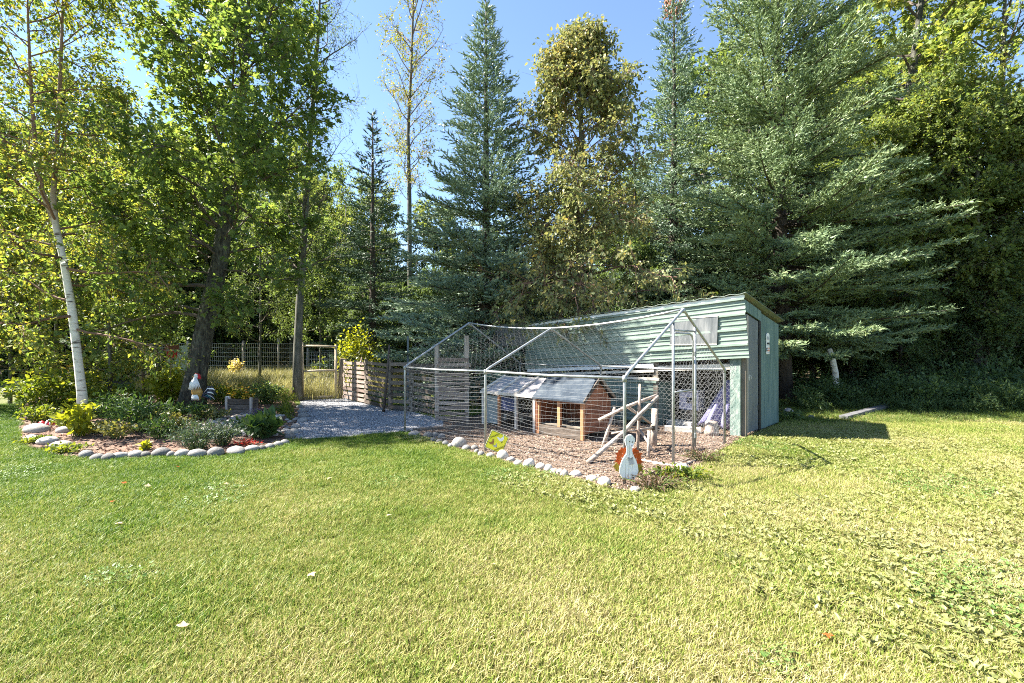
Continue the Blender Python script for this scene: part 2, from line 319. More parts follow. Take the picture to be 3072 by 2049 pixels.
def broadleaf(name, loc, trunk, rad, label, cat, group, bark, twigm, leafm, shape, leaf, nlimb, env, elev, t0=0.25, t1=1.0, sub=7, twigs=5, lpt=9,
              bend=(0, 0, .1), seed=1, droop=0.3, bare=0.0, stems=(), trunk_sides=10, sublen=.45, twiglen=(.25, .55), minleafz=None, aim=None, extra=()):
    """trunk: list of world points; limbs leave it with length env(t); leaves sit along the outermost twigs"""
    rg = random.Random(seed); npr = np.random.default_rng(seed)
    root = thing(name, loc, label, cat, group); o = Vector(loc)
    tb = MB(); tb.tube(trunk, rad, trunk_sides, rg=rg, wob=.07)
    trunks = [(trunk, rad)] + [(s[0], s[1]) for s in stems]
    for s in stems: tb.tube(s[0], s[1], 7)
    tb.build('trunk', bark, root, smooth=True)
    bb = MB(); TP = []; TD = []; TL = []
    limbs = []
    ga = rg.uniform(0, 6.28)
    for k in range(nlimb):
        tr, rr = trunks[k % len(trunks)] if len(trunks) > 1 else trunks[0]
        t = t0 + (t1 - t0) * ((k + rg.random()) / nlimb)
        p, td = along(tr, t); az = ga + k * 2.39996 + rg.uniform(-.4, .4)
        if aim and rg.random() < aim[1]: az = aim[0] + rg.uniform(-.9, .9)
        el = elev(t) + rg.uniform(-.2, .2)
        d = Vector((math.cos(az) * math.cos(el), math.sin(az) * math.cos(el), math.sin(el)))
        Lm = env(t) * rg.uniform(.7, 1.12)
        r0 = max(.010, min(.09, rr[min(len(rr) - 1, int(t * (len(rr) - 1)))] * .5, Lm * .015))
        limbs.append((p, d, Lm, r0, Vector(bend)))
    for e in extra: limbs.append((Vector(e[0]), Vector(e[1]), e[2], e[3], Vector(e[4])))
    for p, d, Lm, r0, bd in limbs:
        pts = grow(p, d, Lm, 7, bd, rg); bb.tube(pts, [r0 * (1 - .8 * i / 7) for i in range(8)], 5)
        for j in range(max(2, int(sub))):
            s = .22 + .78 * (j + rg.random()) / sub
            q, qd = along(pts, s)
            ax = any_perp(qd, rg); dd = (qd * .75 + ax * .8 + Vector((0, 0, .12))).normalized()
            sl = max(.2, sublen * Lm * (1.05 - .6 * s)) * rg.uniform(.7, 1.2)
            sp = grow(q, dd, sl, 4, Vector((0, 0, -droop * .5)), rg, .15)
            bb.tube(sp, [max(.003, r0 * .35 * (1 - .75 * i / 4)) for i in range(5)], 3, cap=False)
            for w in range(twigs):
                u = .15 + .85 * (w + rg.random()) / twigs
                tp, tdv = along(sp, u); ax = any_perp(tdv, rg)
                wd = (tdv * .6 + ax * .8 + Vector((0, 0, -droop * .5))).normalized(); wl = rg.uniform(*twiglen)
                bb.tube([tp, tp + wd * wl * .55 + Vector((0, 0, .02)), tp + wd * wl], [.004, .003, .0015], 3, cap=False)
                if rg.random() >= bare: TP.append(tp); TD.append(wd); TL.append(wl)
    bb.build('branches', twigm, root)
    TP = np.array(TP); TD = np.array(TD); TL = np.array(TL); n = len(TP)
    P = np.repeat(TP, lpt, 0); D = np.repeat(TD, lpt, 0); Ls = np.repeat(TL, lpt)
    u = npr.random(len(P)) ** .7
    P = P + D * (Ls * u)[:, None] + npr.normal(0, .045, P.shape)
    LD = unit(D * .5 + npr.normal(0, .6, P.shape) + np.array([0, 0, -droop]))
    U = unit(npr.normal(0, .55, P.shape) + np.array([0, 0, 1.0]))
    S = leaf * npr.uniform(.6, 1.25, len(P))
    if minleafz is not None:
        k = P[:, 2] > minleafz; P, LD, U, S = P[k], LD[k], U[k], S[k]
    link('crown', leaf_mesh('crown', P - np.array(o), LD, U, S, shape, leafm), root)
    return root

def spruce(name, loc, height, hw, label, group, needlem, seed=1, z0=.8, step=.34, nb=8, dens=1.0, lean=(0, 0), trunk_r=None, up=.15, nlen=.055, sparse=0.0, cone=None):
    """hw(z fraction) -> branch length. Whorls of boughs with side sprays of needle sprigs"""
    rg = random.Random(seed); npr = np.random.default_rng(seed); root = thing(name, loc, label, 'tree', group); o = Vector(loc)
    tr = trunk_r or height * .014
    tp = [o + Vector((lean[0] * i / 8, lean[1] * i / 8, height * i / 8)) for i in range(9)]
    MB().tube(tp, [tr * (1.1 - i / 8 * 1.02) + .008 for i in range(9)], 9).build('trunk', M['sprucebark'], root, smooth=True)
    bb = MB(); SP = []; SD = []; SU = []; SL = []
    z = z0; k = 0
    while z < height - .05:
        f = z / height; R = hw(f)
        n = max(4, int(nb * (.6 + .4 * (1 - f))))
        for j in range(n):
            if rg.random() < sparse: continue
            az = 6.283 * (j + rg.uniform(-.3, .3)) / n + k * .7
            zz = z + rg.uniform(-.15, .15); L = R * rg.uniform(.58, 1.18)
            p = o + Vector((lean[0] * f, lean[1] * f, zz))
            el = -.28 + .75 * f ** 1.6 + rg.uniform(-.12, .12)
            d = Vector((math.cos(az) * math.cos(el), math.sin(az) * math.cos(el), math.sin(el)))
            pts = grow(p, d, L, 5, Vector((0, 0, up + .22 * (1 - f))), rg, .05)
            bb.tube(pts, [max(.004, L * .011 * (1 - .8 * i / 5)) for i in range(6)], 4, cap=False)
            nt = max(3, int(L * 8.5 * dens * (.5 if math.sin(az) > .35 else 1.0)))
            for s in range(nt):
                u = .18 + .82 * (s + rg.random()) / nt
                q, qd = along(pts, u); side = qd.cross(Vector((0, 0, 1))); side = side.normalized() if side.length > 1e-6 else Vector((1, 0, 0))
                sg = 1 if s % 2 else -1
                tl = min(.62, .16 + .34 * L * (1.05 - u)) * rg.uniform(.7, 1.25)
                wd = (qd * .8 + side * sg * rg.uniform(.35, .9) + Vector((0, 0, rg.uniform(-.15, .30)))).normalized()
                m = max(1, int(tl / .115))
                for w in range(m):
                    SP.append(q + wd * (tl * w / m)); SD.append((wd * .85 + side * ((1 if w % 2 else -1) * rg.uniform(.1, .75)) + Vector((rg.gauss(0, .15), rg.gauss(0, .15), rg.gauss(0.10, .22)))).normalized()); SL.append(rg.uniform(.11, .21))
            SP.append(pts[-2]); SD.append((pts[-1] - pts[-2]).normalized()); SL.append((pts[-1] - pts[-2]).length + .16)
        z += step * rg.uniform(.85, 1.15) * (1.0 if f < .7 else .75); k += 1
    for j in range(5):
        SP.append(tp[-1] - Vector((0, 0, .25 * j))); SD.append(Vector((rg.gauss(0, .12), rg.gauss(0, .12), 1)).normalized()); SL.append(.3)
    bb.build('boughs', M['sprucebark'], root)
    SP = np.array(SP); SD = np.array(SD); SL = np.array(SL); K = 8
    n = len(SP)
    # each sprig: a slim three-sided brush with needles standing out of it
    rp = npr.normal(0, 1, SP.shape); A = unit(rp - SD * (rp * SD).sum(1, keepdims=True)); B2 = np.cross(SD, A); rw = .024 * npr.uniform(.8, 1.25, n)[:, None]
    ring = [A * rw, (-.5 * A + .866 * B2) * rw, (-.5 * A - .866 * B2) * rw]; tip = SP + SD * SL[:, None]
    core = np.stack([SP + SD * SL[:, None] * .15 + r for r in ring] + [tip], 1)
    cf = [(0, 1, 3), (1, 2, 3), (2, 0, 3)]; ci = np.array([q for f in cf for q in f])
    cl = (np.arange(n)[:, None] * 4 + ci[None, :]).ravel(); cs = np.tile([len(f) for f in cf], n)
    P = np.repeat(SP, K, 0); D = np.repeat(SD, K, 0); L = np.repeat(SL, K); u = (np.tile(np.arange(K), n) + npr.random(n * K)) / K
    rp = npr.normal(0, 1, P.shape); rp = unit(rp - D * (rp * D).sum(1, keepdims=True))
    ND = unit(D * .9 + rp * .75); B = P + D * (L * u)[:, None]
    X = unit(np.cross(ND, rp + npr.normal(0, .4, P.shape))); nl = nlen * npr.uniform(.75, 1.25, len(P)); w = .0125
    V = np.stack([B - X * w, B + X * w, B + ND * nl[:, None] * 1.15], 1)
    AV = np.concatenate([core.reshape(-1, 3), V.reshape(-1, 3)]) - np.array(o); AL = np.concatenate([cl, np.arange(len(P) * 3) + n * 4]); AS = np.concatenate([cs, np.full(len(P), 3)])
    link('crown', np_mesh('crown', AV, AL, AS, [needlem]), root)
    if cone:
        cb = MB()
        for i in range(cone):
            a = rg.uniform(0, 6.28); r = rg.uniform(.1, .38); p = tp[-1] + Vector((math.cos(a) * r, math.sin(a) * r, rg.uniform(-.75, -.1)))
            cb.lathe([(.004, -.06), (.02, -.035), (.024, 0), (.014, .04), (.003, .055)], 6, p)
        cb.build('cones', surf('spruce cone', [(.22, .07, .03), (.34, .13, .06)], 12, rough=.7, bump=0), root)
    return root

def plant(name, loc, rx, ry, h, n, leaf, shape, mat, label, cat='plant', group=None, stems=14, seed=1, droop=.15, top=None, up=.6, low=.1, stalkm=None):
    """stems fan out from the base, leaves crowd them"""
    rg = random.Random(seed); npr = np.random.default_rng(seed); root = thing(name, loc, label, cat, group); o = Vector(loc)
    sb = MB(); S = []
    for i in range(stems):
        a = 2.39996 * i + rg.uniform(-.3, .3); r = math.sqrt((i + .5) / stems)
        tip = o + Vector((math.cos(a) * r * rx, math.sin(a) * r * ry, h * (1 - .45 * r * r) * rg.uniform(.75, 1.08)))
        mid = o.lerp(tip, .5) + Vector((rg.gauss(0, .04) * rx, rg.gauss(0, .04) * ry, .10 * h)); pts = [o + Vector((math.cos(a) * r * rx * .25, math.sin(a) * r * ry * .25, 0)), mid, tip]
        sb.tube(pts, [.008, .006, .003], 4, cap=False); S.append(pts)
    sb.build('stems', stalkm or M['stalk'], root)
    P = []; D = []
    for i in range(n):
        pts = S[i % stems]; u = low + (1 - low) * rg.random() ** .75; q, qd = along(pts, u)
        P.append(q + Vector((rg.gauss(0, .08 * rx + .012), rg.gauss(0, .08 * ry + .012), rg.gauss(0, .05 * h)))); D.append(qd)
    P = np.array(P); D = np.array(D); P[:, 2] = np.maximum(P[:, 2], o.z + .02)
    LD = unit(D * .35 + npr.normal(0, .65, P.shape) + np.array([0, 0, up * .3 - droop])); U = unit(npr.normal(0, .5, P.shape) + np.array([0, 0, 1]))
    link('foliage', leaf_mesh('foliage', P - np.array(o), LD, U, leaf * npr.uniform(.6, 1.25, n), shape, mat), root)
    if top:
        m2, cnt, sz = top; idx = npr.integers(0, stems, cnt)
        P2 = np.array([S[i][2] for i in idx]) + npr.normal(0, .05, (cnt, 3)); P2 = np.repeat(P2, 6, 0)
        D2 = unit(npr.normal(0, 1, P2.shape) * np.array([1, 1, .4])); 
        link('flowers', leaf_mesh('flowers', P2 - np.array(o), D2, unit(npr.normal(0, .3, P2.shape) + np.array([0, 0, 1])), np.full(len(P2), sz), 'ovate', m2), root)
    return root

# ------------------------------------------------------------------ scattering of uncountable stuff
def scatter(name, P, mats_src, label, cat, smin, smax, tilt=.15, seed=1, extra=None):
    npr = np.random.default_rng(seed); n = len(P)
    me = bpy.data.meshes.new(name); me.vertices.add(n); me.vertices.foreach_set('co', np.asarray(P, dtype=np.float32).ravel())
    def attr(nm, ty, val, key):
        a = me.attributes.new(nm, ty, 'POINT'); a.data.foreach_set(key, np.asarray(val).ravel())
    attr('rot', 'FLOAT_VECTOR', np.stack([npr.normal(0, tilt, n), npr.normal(0, tilt, n), npr.uniform(0, 6.283, n)], 1).astype(np.float32), 'vector')
    attr('scl', 'FLOAT', (npr.uniform(smin, smax, n) * (extra if extra is not None else 1)).astype(np.float32), 'value')
    attr('pick', 'INT', npr.integers(0, len(mats_src), n).astype(np.int32), 'value')
    o = link(name, me); tag(o, label, cat, None, 'stuff')
    ng = bpy.data.node_groups.new(name, 'GeometryNodeTree')
    ng.interface.new_socket('Geometry', in_out='INPUT', socket_type='NodeSocketGeometry'); ng.interface.new_socket('Geometry', in_out='OUTPUT', socket_type='NodeSocketGeometry')
    gi = ng.nodes.new('NodeGroupInput'); go = ng.nodes.new('NodeGroupOutput'); L = ng.links.new
    ip = ng.nodes.new('GeometryNodeInstanceOnPoints'); jn = ng.nodes.new('GeometryNodeJoinGeometry')
    for s in mats_src:
        oi = ng.nodes.new('GeometryNodeObjectInfo'); oi.inputs['Object'].default_value = s; oi.inputs['As Instance'].default_value = True; L(oi.outputs['Geometry'], jn.inputs[0])
    def na(nm, ty):
        a = ng.nodes.new('GeometryNodeInputNamedAttribute'); a.data_type = ty; a.inputs['Name'].default_value = nm; return a.outputs['Attribute']
    er = ng.nodes.new('FunctionNodeEulerToRotation'); L(na('rot', 'FLOAT_VECTOR'), er.inputs[0])
    L(gi.outputs[0], ip.inputs['Points']); L(jn.outputs[0], ip.inputs['Instance']); ip.inputs['Pick Instance'].default_value = True
    L(na('pick', 'INT'), ip.inputs['Instance Index']); L(er.outputs[0], ip.inputs['Rotation']); L(na('scl', 'FLOAT'), ip.inputs['Scale'])
    L(ip.outputs[0], go.inputs[0])
    md = o.modifiers.new('scatter', 'NODES'); md.node_group = ng
    return o
def inside(poly, P):
    poly = [(p[0], p[1]) for p in poly]; x, y = P[:, 0], P[:, 1]; r = np.zeros(len(P), bool); j = len(poly) - 1
    for i in range(len(poly)):
        xi, yi = poly[i]; xj, yj = poly[j]
        c = ((yi > y) != (yj > y)) & (x < (xj - xi) * (y - yi) / (yj - yi + 1e-12) + xi); r ^= c; j = i
    return r
def sheet(name, poly, z, mat):
    b = MB(); b.add([(p[0], p[1], z) for p in poly], [tuple(range(len(poly)))])
    o = b.build(name, mat); 
    me = o.data
    if me.polygons[0].normal.z < 0: me.flip_normals()
    return tag(o, kind='structure')
def src(name, mesh):                                  # an unlinked pattern for scatter()
    return bpy.data.objects.new(name, mesh)
# ------------------------------------------------------------------ ground and its zones
UX, VX = Vector((-.712, .702, 0)), Vector((.702, .712, 0))    # the run and the shed share these two directions
C0 = Vector((1.25, 5.05, 0))                                    # near corner of the chicken run
S0 = Vector((3.98, 7.85, 0))                                    # near right corner of the shed
def R(a, b, z=0.0): return C0 + UX * a + VX * b + Vector((0, 0, z))
def S(a, b, z=0.0): return S0 + UX * a + VX * b + Vector((0, 0, z))
RUN_L, RUN_W, EAVE, PEAK = 4.46, 3.0, 1.2, 2.05
SHED_L, SHED_D = 5.0, 2.09

bed = [gp(*p) for p in ((55, 1292), (80, 1340), (232, 1380), (400, 1376), (640, 1366), (760, 1350), (868, 1322), (893, 1262), (898, 1225), (880, 1204), (600, 1192), (300, 1176), (120, 1184), (60, 1225))]
gravel = [gp(*p) for p in ((868, 1322), (1000, 1316), (1150, 1302), (1222, 1296), (1330, 1290), (1330, 1262), (1235, 1236), (1100, 1213), (1030, 1198), (904, 1198), (898, 1225), (893, 1262))]
runfloor = [gp(*p) for p in ((1222, 1296), (1375, 1347), (1500, 1384), (1650, 1424), (1815, 1464), (1920, 1482), (2060, 1425), (2130, 1372), (2225, 1318))] + [S(0, 2.0), S(5.3, 2.0), gp(1330, 1262), gp(1330, 1290)]
meadow = [gp(560, 1192), gp(880, 1203), gp(1030, 1197)] + [Vector((-2.6, 16.0, 0)), Vector((-4.5, 22, 0)), Vector((-16, 22, 0)), Vector((-14, 17, 0))]
woods = [Vector((5.6, 9.75, 0)), gp(2380, 1262), gp(2560, 1256), gp(2800, 1258), gp(3072, 1262), Vector((16, 10.6, 0)), Vector((26, 11, 0)), Vector((90, 40, 0)), Vector((90, 120, 0)), Vector((-90, 120, 0)), Vector((-90, 40, 0)), Vector((-32, 21, 0)), Vector((-17, 20, 0)), Vector((-14.5, 20.3, 0)), Vector((-4, 21.0, 0)), Vector((-2, 13, 0)), Vector((0.4, 11.6, 0)), S(5.0, 2.3), S(0, 2.3)]
g = MB(); n = 24; ext = 600.0
g.add([(-ext, -ext, 0), (ext, -ext, 0), (ext, ext, 0), (-ext, ext, 0)], [(0, 1, 2, 3)])
tag(g.build('ground', M['turf']), kind='structure')
sheet('forest_floor', woods, .004, M['litter'])
bed_o = sheet('garden_bed', bed, .012, M['soil'])
gravel_o = sheet('gravel_path', gravel, .008, M['gravelbase'])
run_o = sheet('run_floor', runfloor, .016, M['chips'])

# grass tufts, weeds, gravel and chips ------------------------------------------------
def grass_mat():
    m, nt, out = node_mat('lawn grass blade'); L = nt.links.new
    g = N(nt, 'ShaderNodeNewGeometry')
    n1 = N(nt, 'ShaderNodeTexNoise', Scale=0.55, Detail=5.0, Roughness=0.65); L(g.outputs['Position'], n1.inputs['Vector'])
    sx = N(nt, 'ShaderNodeSeparateXYZ'); L(g.outputs['Position'], sx.inputs[0])
    mr = N(nt, 'ShaderNodeMapRange'); L(sx.outputs[0], mr.inputs[0]); mr.inputs[1].default_value = -4.5; mr.inputs[2].default_value = 4.5; mr.inputs[3].default_value = -.13; mr.inputs[4].default_value = .16
    my = N(nt, 'ShaderNodeMapRange'); L(sx.outputs[1], my.inputs[0]); my.inputs[1].default_value = 2.0; my.inputs[2].default_value = 6.5; my.inputs[3].default_value = .13; my.inputs[4].default_value = -.09
    a = N(nt, 'ShaderNodeMath', operation='ADD'); L(n1.outputs[0], a.inputs[0]); L(mr.outputs[0], a.inputs[1])
    a1 = N(nt, 'ShaderNodeMath', operation='ADD'); L(a.outputs[0], a1.inputs[0]); L(my.outputs[0], a1.inputs[1])
    b = N(nt, 'ShaderNodeMath', operation='MULTIPLY_ADD'); L(g.outputs['Random Per Island'], b.inputs[0]); b.inputs[1].default_value = .46; L(a1.outputs[0], b.inputs[2])
    c = N(nt, 'ShaderNodeMath', operation='SUBTRACT'); L(b.outputs[0], c.inputs[0]); c.inputs[1].default_value = .23
    r = ramp(nt, [(.045, .11, .013), (.10, .185, .02), (.185, .26, .034), (.28, .30, .07), (.38, .345, .13), (.48, .415, .23)], [.12, .30, .45, .58, .73, .93]); L(c.outputs[0], r.inputs[0])
    p = N(nt, 'ShaderNodeBsdfPrincipled', Roughness=.5); p.inputs['Specular IOR Level'].default_value = .25; L(r.outputs[0], p.inputs['Base Color'])
    t = N(nt, 'ShaderNodeBsdfTranslucent'); L(r.outputs[0], t.inputs[0])
    mx = N(nt, 'ShaderNodeMixShader'); mx.inputs[0].default_value = .35; L(p.outputs[0], mx.inputs[1]); L(t.outputs[0], mx.inputs[2]); L(mx.outputs[0], out.inputs[0]); return m
M['grass'] = grass_mat()
def tuft(seed, n, rad, h0, h1, w, lean, mat, flop=.5):
    rg = random.Random(seed); b = MB()
    for i in range(n):
        a = rg.uniform(0, 6.28); r = rad * math.sqrt(rg.random()); p = Vector((r * math.cos(a), r * math.sin(a), -.004)); h = rg.uniform(h0, h1)
        az = rg.uniform(0, 6.28); d = Vector((math.cos(az), math.sin(az), 0)); s = Vector((-d.y, d.x, 0)); s = Quaternion((0, 0, 1), rg.uniform(-.8, .8)) @ s
        l1 = rg.uniform(.1, lean); q = p + d * (h * l1 * .4) + Vector((0, 0, h * .6)); t = q + d * (h * l1 * (.6 + flop)) + Vector((0, 0, h * .4 * (1 - l1 * .5)))
        b.add([p - s * w / 2, p + s * w / 2, q + s * w * .42, q - s * w * .42, t], [(0, 1, 2, 3), (3, 2, 4)])
    return src('pattern', b.mesh('tuft', mat))
def weed(seed, n, rad, sz, mat):
    npr = np.random.default_rng(seed); az = npr.uniform(0, 6.28, n); r = rad * np.sqrt(npr.random(n))
    P = np.stack([np.cos(az) * r, np.sin(az) * r, npr.uniform(.008, .045, n)], 1); D = np.stack([np.cos(az + npr.normal(0, .6, n)), np.sin(az + npr.normal(0, .6, n)), npr.uniform(-.1, .7, n)], 1)
    return src('pattern', leaf_mesh('weed', P, D, unit(npr.normal(0, .25, (n, 3)) + np.array([0, 0, 1])), sz * npr.uniform(.6, 1.2, n), 'ovate', mat))
npr = np.random.default_rng(11)
def lawn_pts(n, dmin, dmax, pw=1.0, spread=1.35):
    d = dmin + (dmax - dmin) * npr.random(n) ** pw; x = npr.uniform(-1, 1, n) * (d * spread + 1.2)
    return np.stack([x, d, np.zeros(n)], 1)
def nzf(P, s, seed):                                   # smooth pseudo noise for patches
    r = np.random.default_rng(seed); v = np.zeros(len(P))
    for k in range(6):
        f = s * r.uniform(.6, 1.8); a = r.uniform(0, 6.28); v += np.sin((P[:, 0] * math.cos(a) + P[:, 1] * math.sin(a)) * f * 6.28 + r.uniform(0, 6.28))
    return v / 6
P = lawn_pts(150000, 1.2, 12.5, 1.0)
P = np.concatenate([P, lawn_pts(26000, 10, 20, 1.2, 1.0) * np.array([1, 1, 1])])
shed_fp = [S(-.1, -.1), S(-.1, SHED_D + .3), S(5.2, SHED_D + .3), S(5.2, -.1)]
edge = nzf(P, .8, 5)[:, None] * np.array([[.06, .10, 0]])
Pj = P + edge
keep = ~(inside(bed, Pj) | inside(gravel, Pj) | inside(runfloor, Pj) | inside(shed_fp, P) | inside(woods, Pj + np.array([0, -.5, 0])) | inside(meadow, P))
P = P[keep]
tufts = [tuft(s, 30, .055, .018, .058, .0042, .75, M['grass'], .25) for s in range(5)]
sc_h = .75 + .35 * np.clip(nzf(P, .5, 9) + .5, 0, 1)
scatter('lawn_grass', P, tufts, 'short mown lawn, green by the garden bed and yellowing to straw', 'grass', .75, 1.35, .12, 3, sc_h)
# broad leaved weeds in patches, mostly on the dry side of the lawn
M['l_weed'] = leafmat('lawn weed leaf', [(.15, .175, .05), (.225, .235, .09), (.33, .315, .15)], .3, (1.1, 1.1, .6), patch=.3, pscale=3)
M['l_clover'] = leafmat('clover leaf', [(.08, .15, .035), (.12, .20, .05), (.18, .24, .07)], .3, (1.1, 1.1, .6), patch=.3, pscale=3)
W = lawn_pts(22000, 1.4, 8.5, .9); v = nzf(W, .28, 21) + np.clip((W[:, 0] - 1.2) * .16, -.5, .45)
W = W[(v > .18) & ~(inside(runfloor, W) | inside(bed, W) | inside(gravel, W) | inside(shed_fp, W))]
scatter('lawn_weeds', W, [weed(s, 8, .06, .038, M['l_weed']) for s in range(4)], 'pale broad-leaved weeds matted over the dry side of the lawn', 'weeds', .6, 1.25, .15, 8)
W = lawn_pts(24000, 1.4, 9.0, .9); v = nzf(W, .35, 33)
W = W[(v > .40) & ~(inside(runfloor, W) | inside(bed, W) | inside(gravel, W) | inside(shed_fp, W) | inside(woods, W))]
scatter('clover', W, [weed(s + 9, 12, .05, .024, M['l_clover']) for s in range(4)], 'dark green clover patches in the lawn', 'clover', .7, 1.3, .15, 9)
# tall dry meadow behind the gate
M['straw'] = leafmat('dry grass stem', [(.18, .20, .07), (.30, .30, .12), (.40, .37, .19), (.48, .44, .27)], .4, (1.1, 1.05, .75), patch=.35, pscale=.5)
W = np.stack([npr.uniform(-15, -3, 9000), npr.uniform(13, 22, 9000), np.zeros(9000)], 1); W = W[inside(meadow, W)]
scatter('meadow_grass', W, [tuft(40 + s, 22, .16, .35, .85, .008, .5, M['straw'], .3) for s in range(4)], 'tall dry yellow grass behind the gate and wire fence', 'grass', .6, 1.15, .1, 5)
# grass creeping into the shade by the wood, coarse
M['shadegrass'] = leafmat('rough shade grass', [(.05, .09, .02), (.09, .14, .03), (.15, .18, .05)], .35, patch=.3)
W = np.stack([npr.uniform(5.5, 19, 5200), npr.uniform(9.3, 13.2, 5200), np.zeros(5200)], 1); W = W[~inside(shed_fp, W)]
scatter('rough_grass', W, [tuft(60 + s, 18, .09, .05, .14, .006, .8, M['shadegrass']) for s in range(3)], 'rough uncut grass along the edge of the wood beside the shed', 'grass', .6, 1.2, .12, 6)

# stones ------------------------------------------------------------------------------
def stone_mesh(seed, sub=2, rough=.16):
    import bmesh
    bm = bmesh.new(); bmesh.ops.create_icosphere(bm, subdivisions=sub, radius=1.0); rg = random.Random(seed)
    dirs = [(Vector((rg.gauss(0, 1), rg.gauss(0, 1), rg.gauss(0, 1))).normalized(), rg.uniform(-1, 1)) for _ in range(9)]
    for v in bm.verts:
        k = 1.0
        for d, a in dirs: k += rough * a * max(0, v.co.normalized().dot(d)) ** 3
        v.co *= k
    me = bpy.data.meshes.new('stone'); bm.to_mesh(me); bm.free(); me.polygons.foreach_set('use_smooth', [True] * len(me.polygons)); return me
GREY = [stone_mesh(s) for s in range(6)]; PALE = [stone_mesh(s + 20) for s in range(6)]; RIVER = [stone_mesh(s + 40, 1, .1) for s in range(5)]
for m_, k in ((GREY, 'stone'), (PALE, 'palestone'), (RIVER, 'riverstone')):
    for me in m_: me.materials.append(M[k])
def stone(px, py, w, h, pale, label, group, name='border_stone'):
    """px, py: centre of the stone in the photograph, w, h its size there"""
    p = gp(px, py + h * .42); d = p.y; rx = w / 2 * d / F; rz = h / 2 * d / F * 1.12
    me = rnd.choice(PALE if pale else GREY)
    o = link(name, me, None, (p.x, p.y + rx * .6, rz * .55), (rnd.uniform(-.15, .15), rnd.uniform(-.15, .15), rnd.uniform(-.5, .5)), (rx * 1.04, rx * rnd.uniform(.75, 1.0), rz * 1.12))
    return tag(o, label, 'stone', group)
front = [(251, 1365, 38, 26), (280, 1374, 41, 22), (314, 1374, 38, 21), (346, 1369, 38, 21), (370, 1367, 22, 18), (396, 1365, 48, 22), (431, 1365, 31, 19), (472, 1360, 51, 29), (508, 1365, 24, 21), (540, 1363, 41, 24), (585, 1363, 50, 26), (637, 1358, 48, 30), (697, 1355, 54, 22), (751, 1347, 40, 19), (780, 1345, 26, 16), (803, 1340, 30, 17), (830, 1334, 28, 16), (850, 1328, 26, 15)]
for s in front: stone(*s, False, 'rounded grey fieldstone in the row edging the garden bed against the lawn', 'grey stones edging the garden bed')
for s in ((867, 1311, 30, 18), (876, 1296, 34, 20), (882, 1281, 28, 16), (902, 1262, 32, 14), (906, 1248, 34, 15), (903, 1234, 28, 13), (898, 1221, 24, 12)):
    stone(*s, False, 'flat grey stone in the line between the garden bed and the gravel', 'stones along the gravel path')
for s, l in (((92, 1288, 62, 30), 'large pale boulder at the grassy end of the garden bed below the red ornament'), ((80, 1318, 50, 24), 'flat white stone sunk in the lawn edge of the bed below the birch'), ((125, 1326, 66, 26), 'long cream stone lying in front of the mulch below the birch'), ((170, 1338, 58, 24), 'broad sunlit stone half buried where the mulch meets the lawn'), ((178, 1292, 40, 22), 'pale stone on the mulch beside the yellow-leaved plant')):
    stone(*s, True, l, None)
for s in ((12, 1151, 22, 15), (40, 1152, 26, 15), (66, 1153, 22, 15), (92, 1155, 30, 18)):
    stone(*s, False, 'pale round stone edging the shaded shrub bed far behind the birch', 'stones of the far shrub bed')
runstones = [(1241, 1303, 37, 17), (1282, 1306, 31, 21), (1304, 1306, 22, 18), (1324, 1310, 22, 18), (1299, 1321, 22, 16), (1318, 1326, 22, 14), (1336, 1331, 22, 17), (1351, 1338, 18, 14), (1398, 1345, 28, 17), (1423, 1344, 24, 17), (1430, 1356, 16, 15), (1444, 1364, 24, 21), (1471, 1368, 26, 17)]
for s in runstones: stone(*s, False, 'grey cobble in the shaded stretch of stones before the netted run', 'grey cobbles along the run')
sunst = [(1533, 1379, 26, 17), (1554, 1390, 26, 21), (1588, 1391, 36, 30), (1622, 1401, 32, 21), (1646, 1407, 26, 26), (1664, 1416, 28, 18), (1680, 1418, 22, 20), (1694, 1423, 24, 24), (1728, 1424, 38, 19), (1777, 1437, 35, 23), (1814, 1447, 40, 28)]
for s in sunst: stone(*s, True, 'cobble coloured whitish for the sun on it in the row in front of the netted run', 'white cobbles along the run')  # sunlight put into the colour: pale stone here, grey on the shaded stretch
stone(1376, 1330, 44, 34, True, 'big smooth round boulder in the row of cobbles before the run', None)
stone(1507, 1367, 36, 31, True, 'white rounded stone propping up the yellow diamond sign', None)
stone(1909, 1471, 32, 19, True, 'pale stone lying on the lawn at the foot of the white hen', None)
stone(2050, 1404, 40, 30, True, 'cream rock beside the foot of the run door post', None)
for s in ((2370, 1236, 26, 20), (2395, 1248, 24, 12), (2437, 1252, 20, 12)): stone(*s, False, 'brownish rock in the shade at the back corner of the shed', 'rocks behind the shed')
# river stones heaped in the bed: pieces of the bed itself
bo = origin(bed_o)
for i in range(230):
    px = rnd.gauss(745, 62) if i < 150 else rnd.uniform(600, 885); py = rnd.uniform(1243, 1312) if px < 830 else rnd.uniform(1235, 1305)
    p = gp(px, py)
    if not inside(bed, np.array([[p.x, p.y, 0]]))[0]: continue
    r = rnd.uniform(.035, .085) * (1.25 if rnd.random() < .15 else 1)
    link('river_stone', rnd.choice(RIVER), bed_o, Vector((p.x, p.y, .012 + r * .3)) - bo, (rnd.uniform(-.3, .3), rnd.uniform(-.3, .3), rnd.uniform(0, 6.28)), (r, r * rnd.uniform(.65, 1), r * rnd.uniform(.5, .75)))
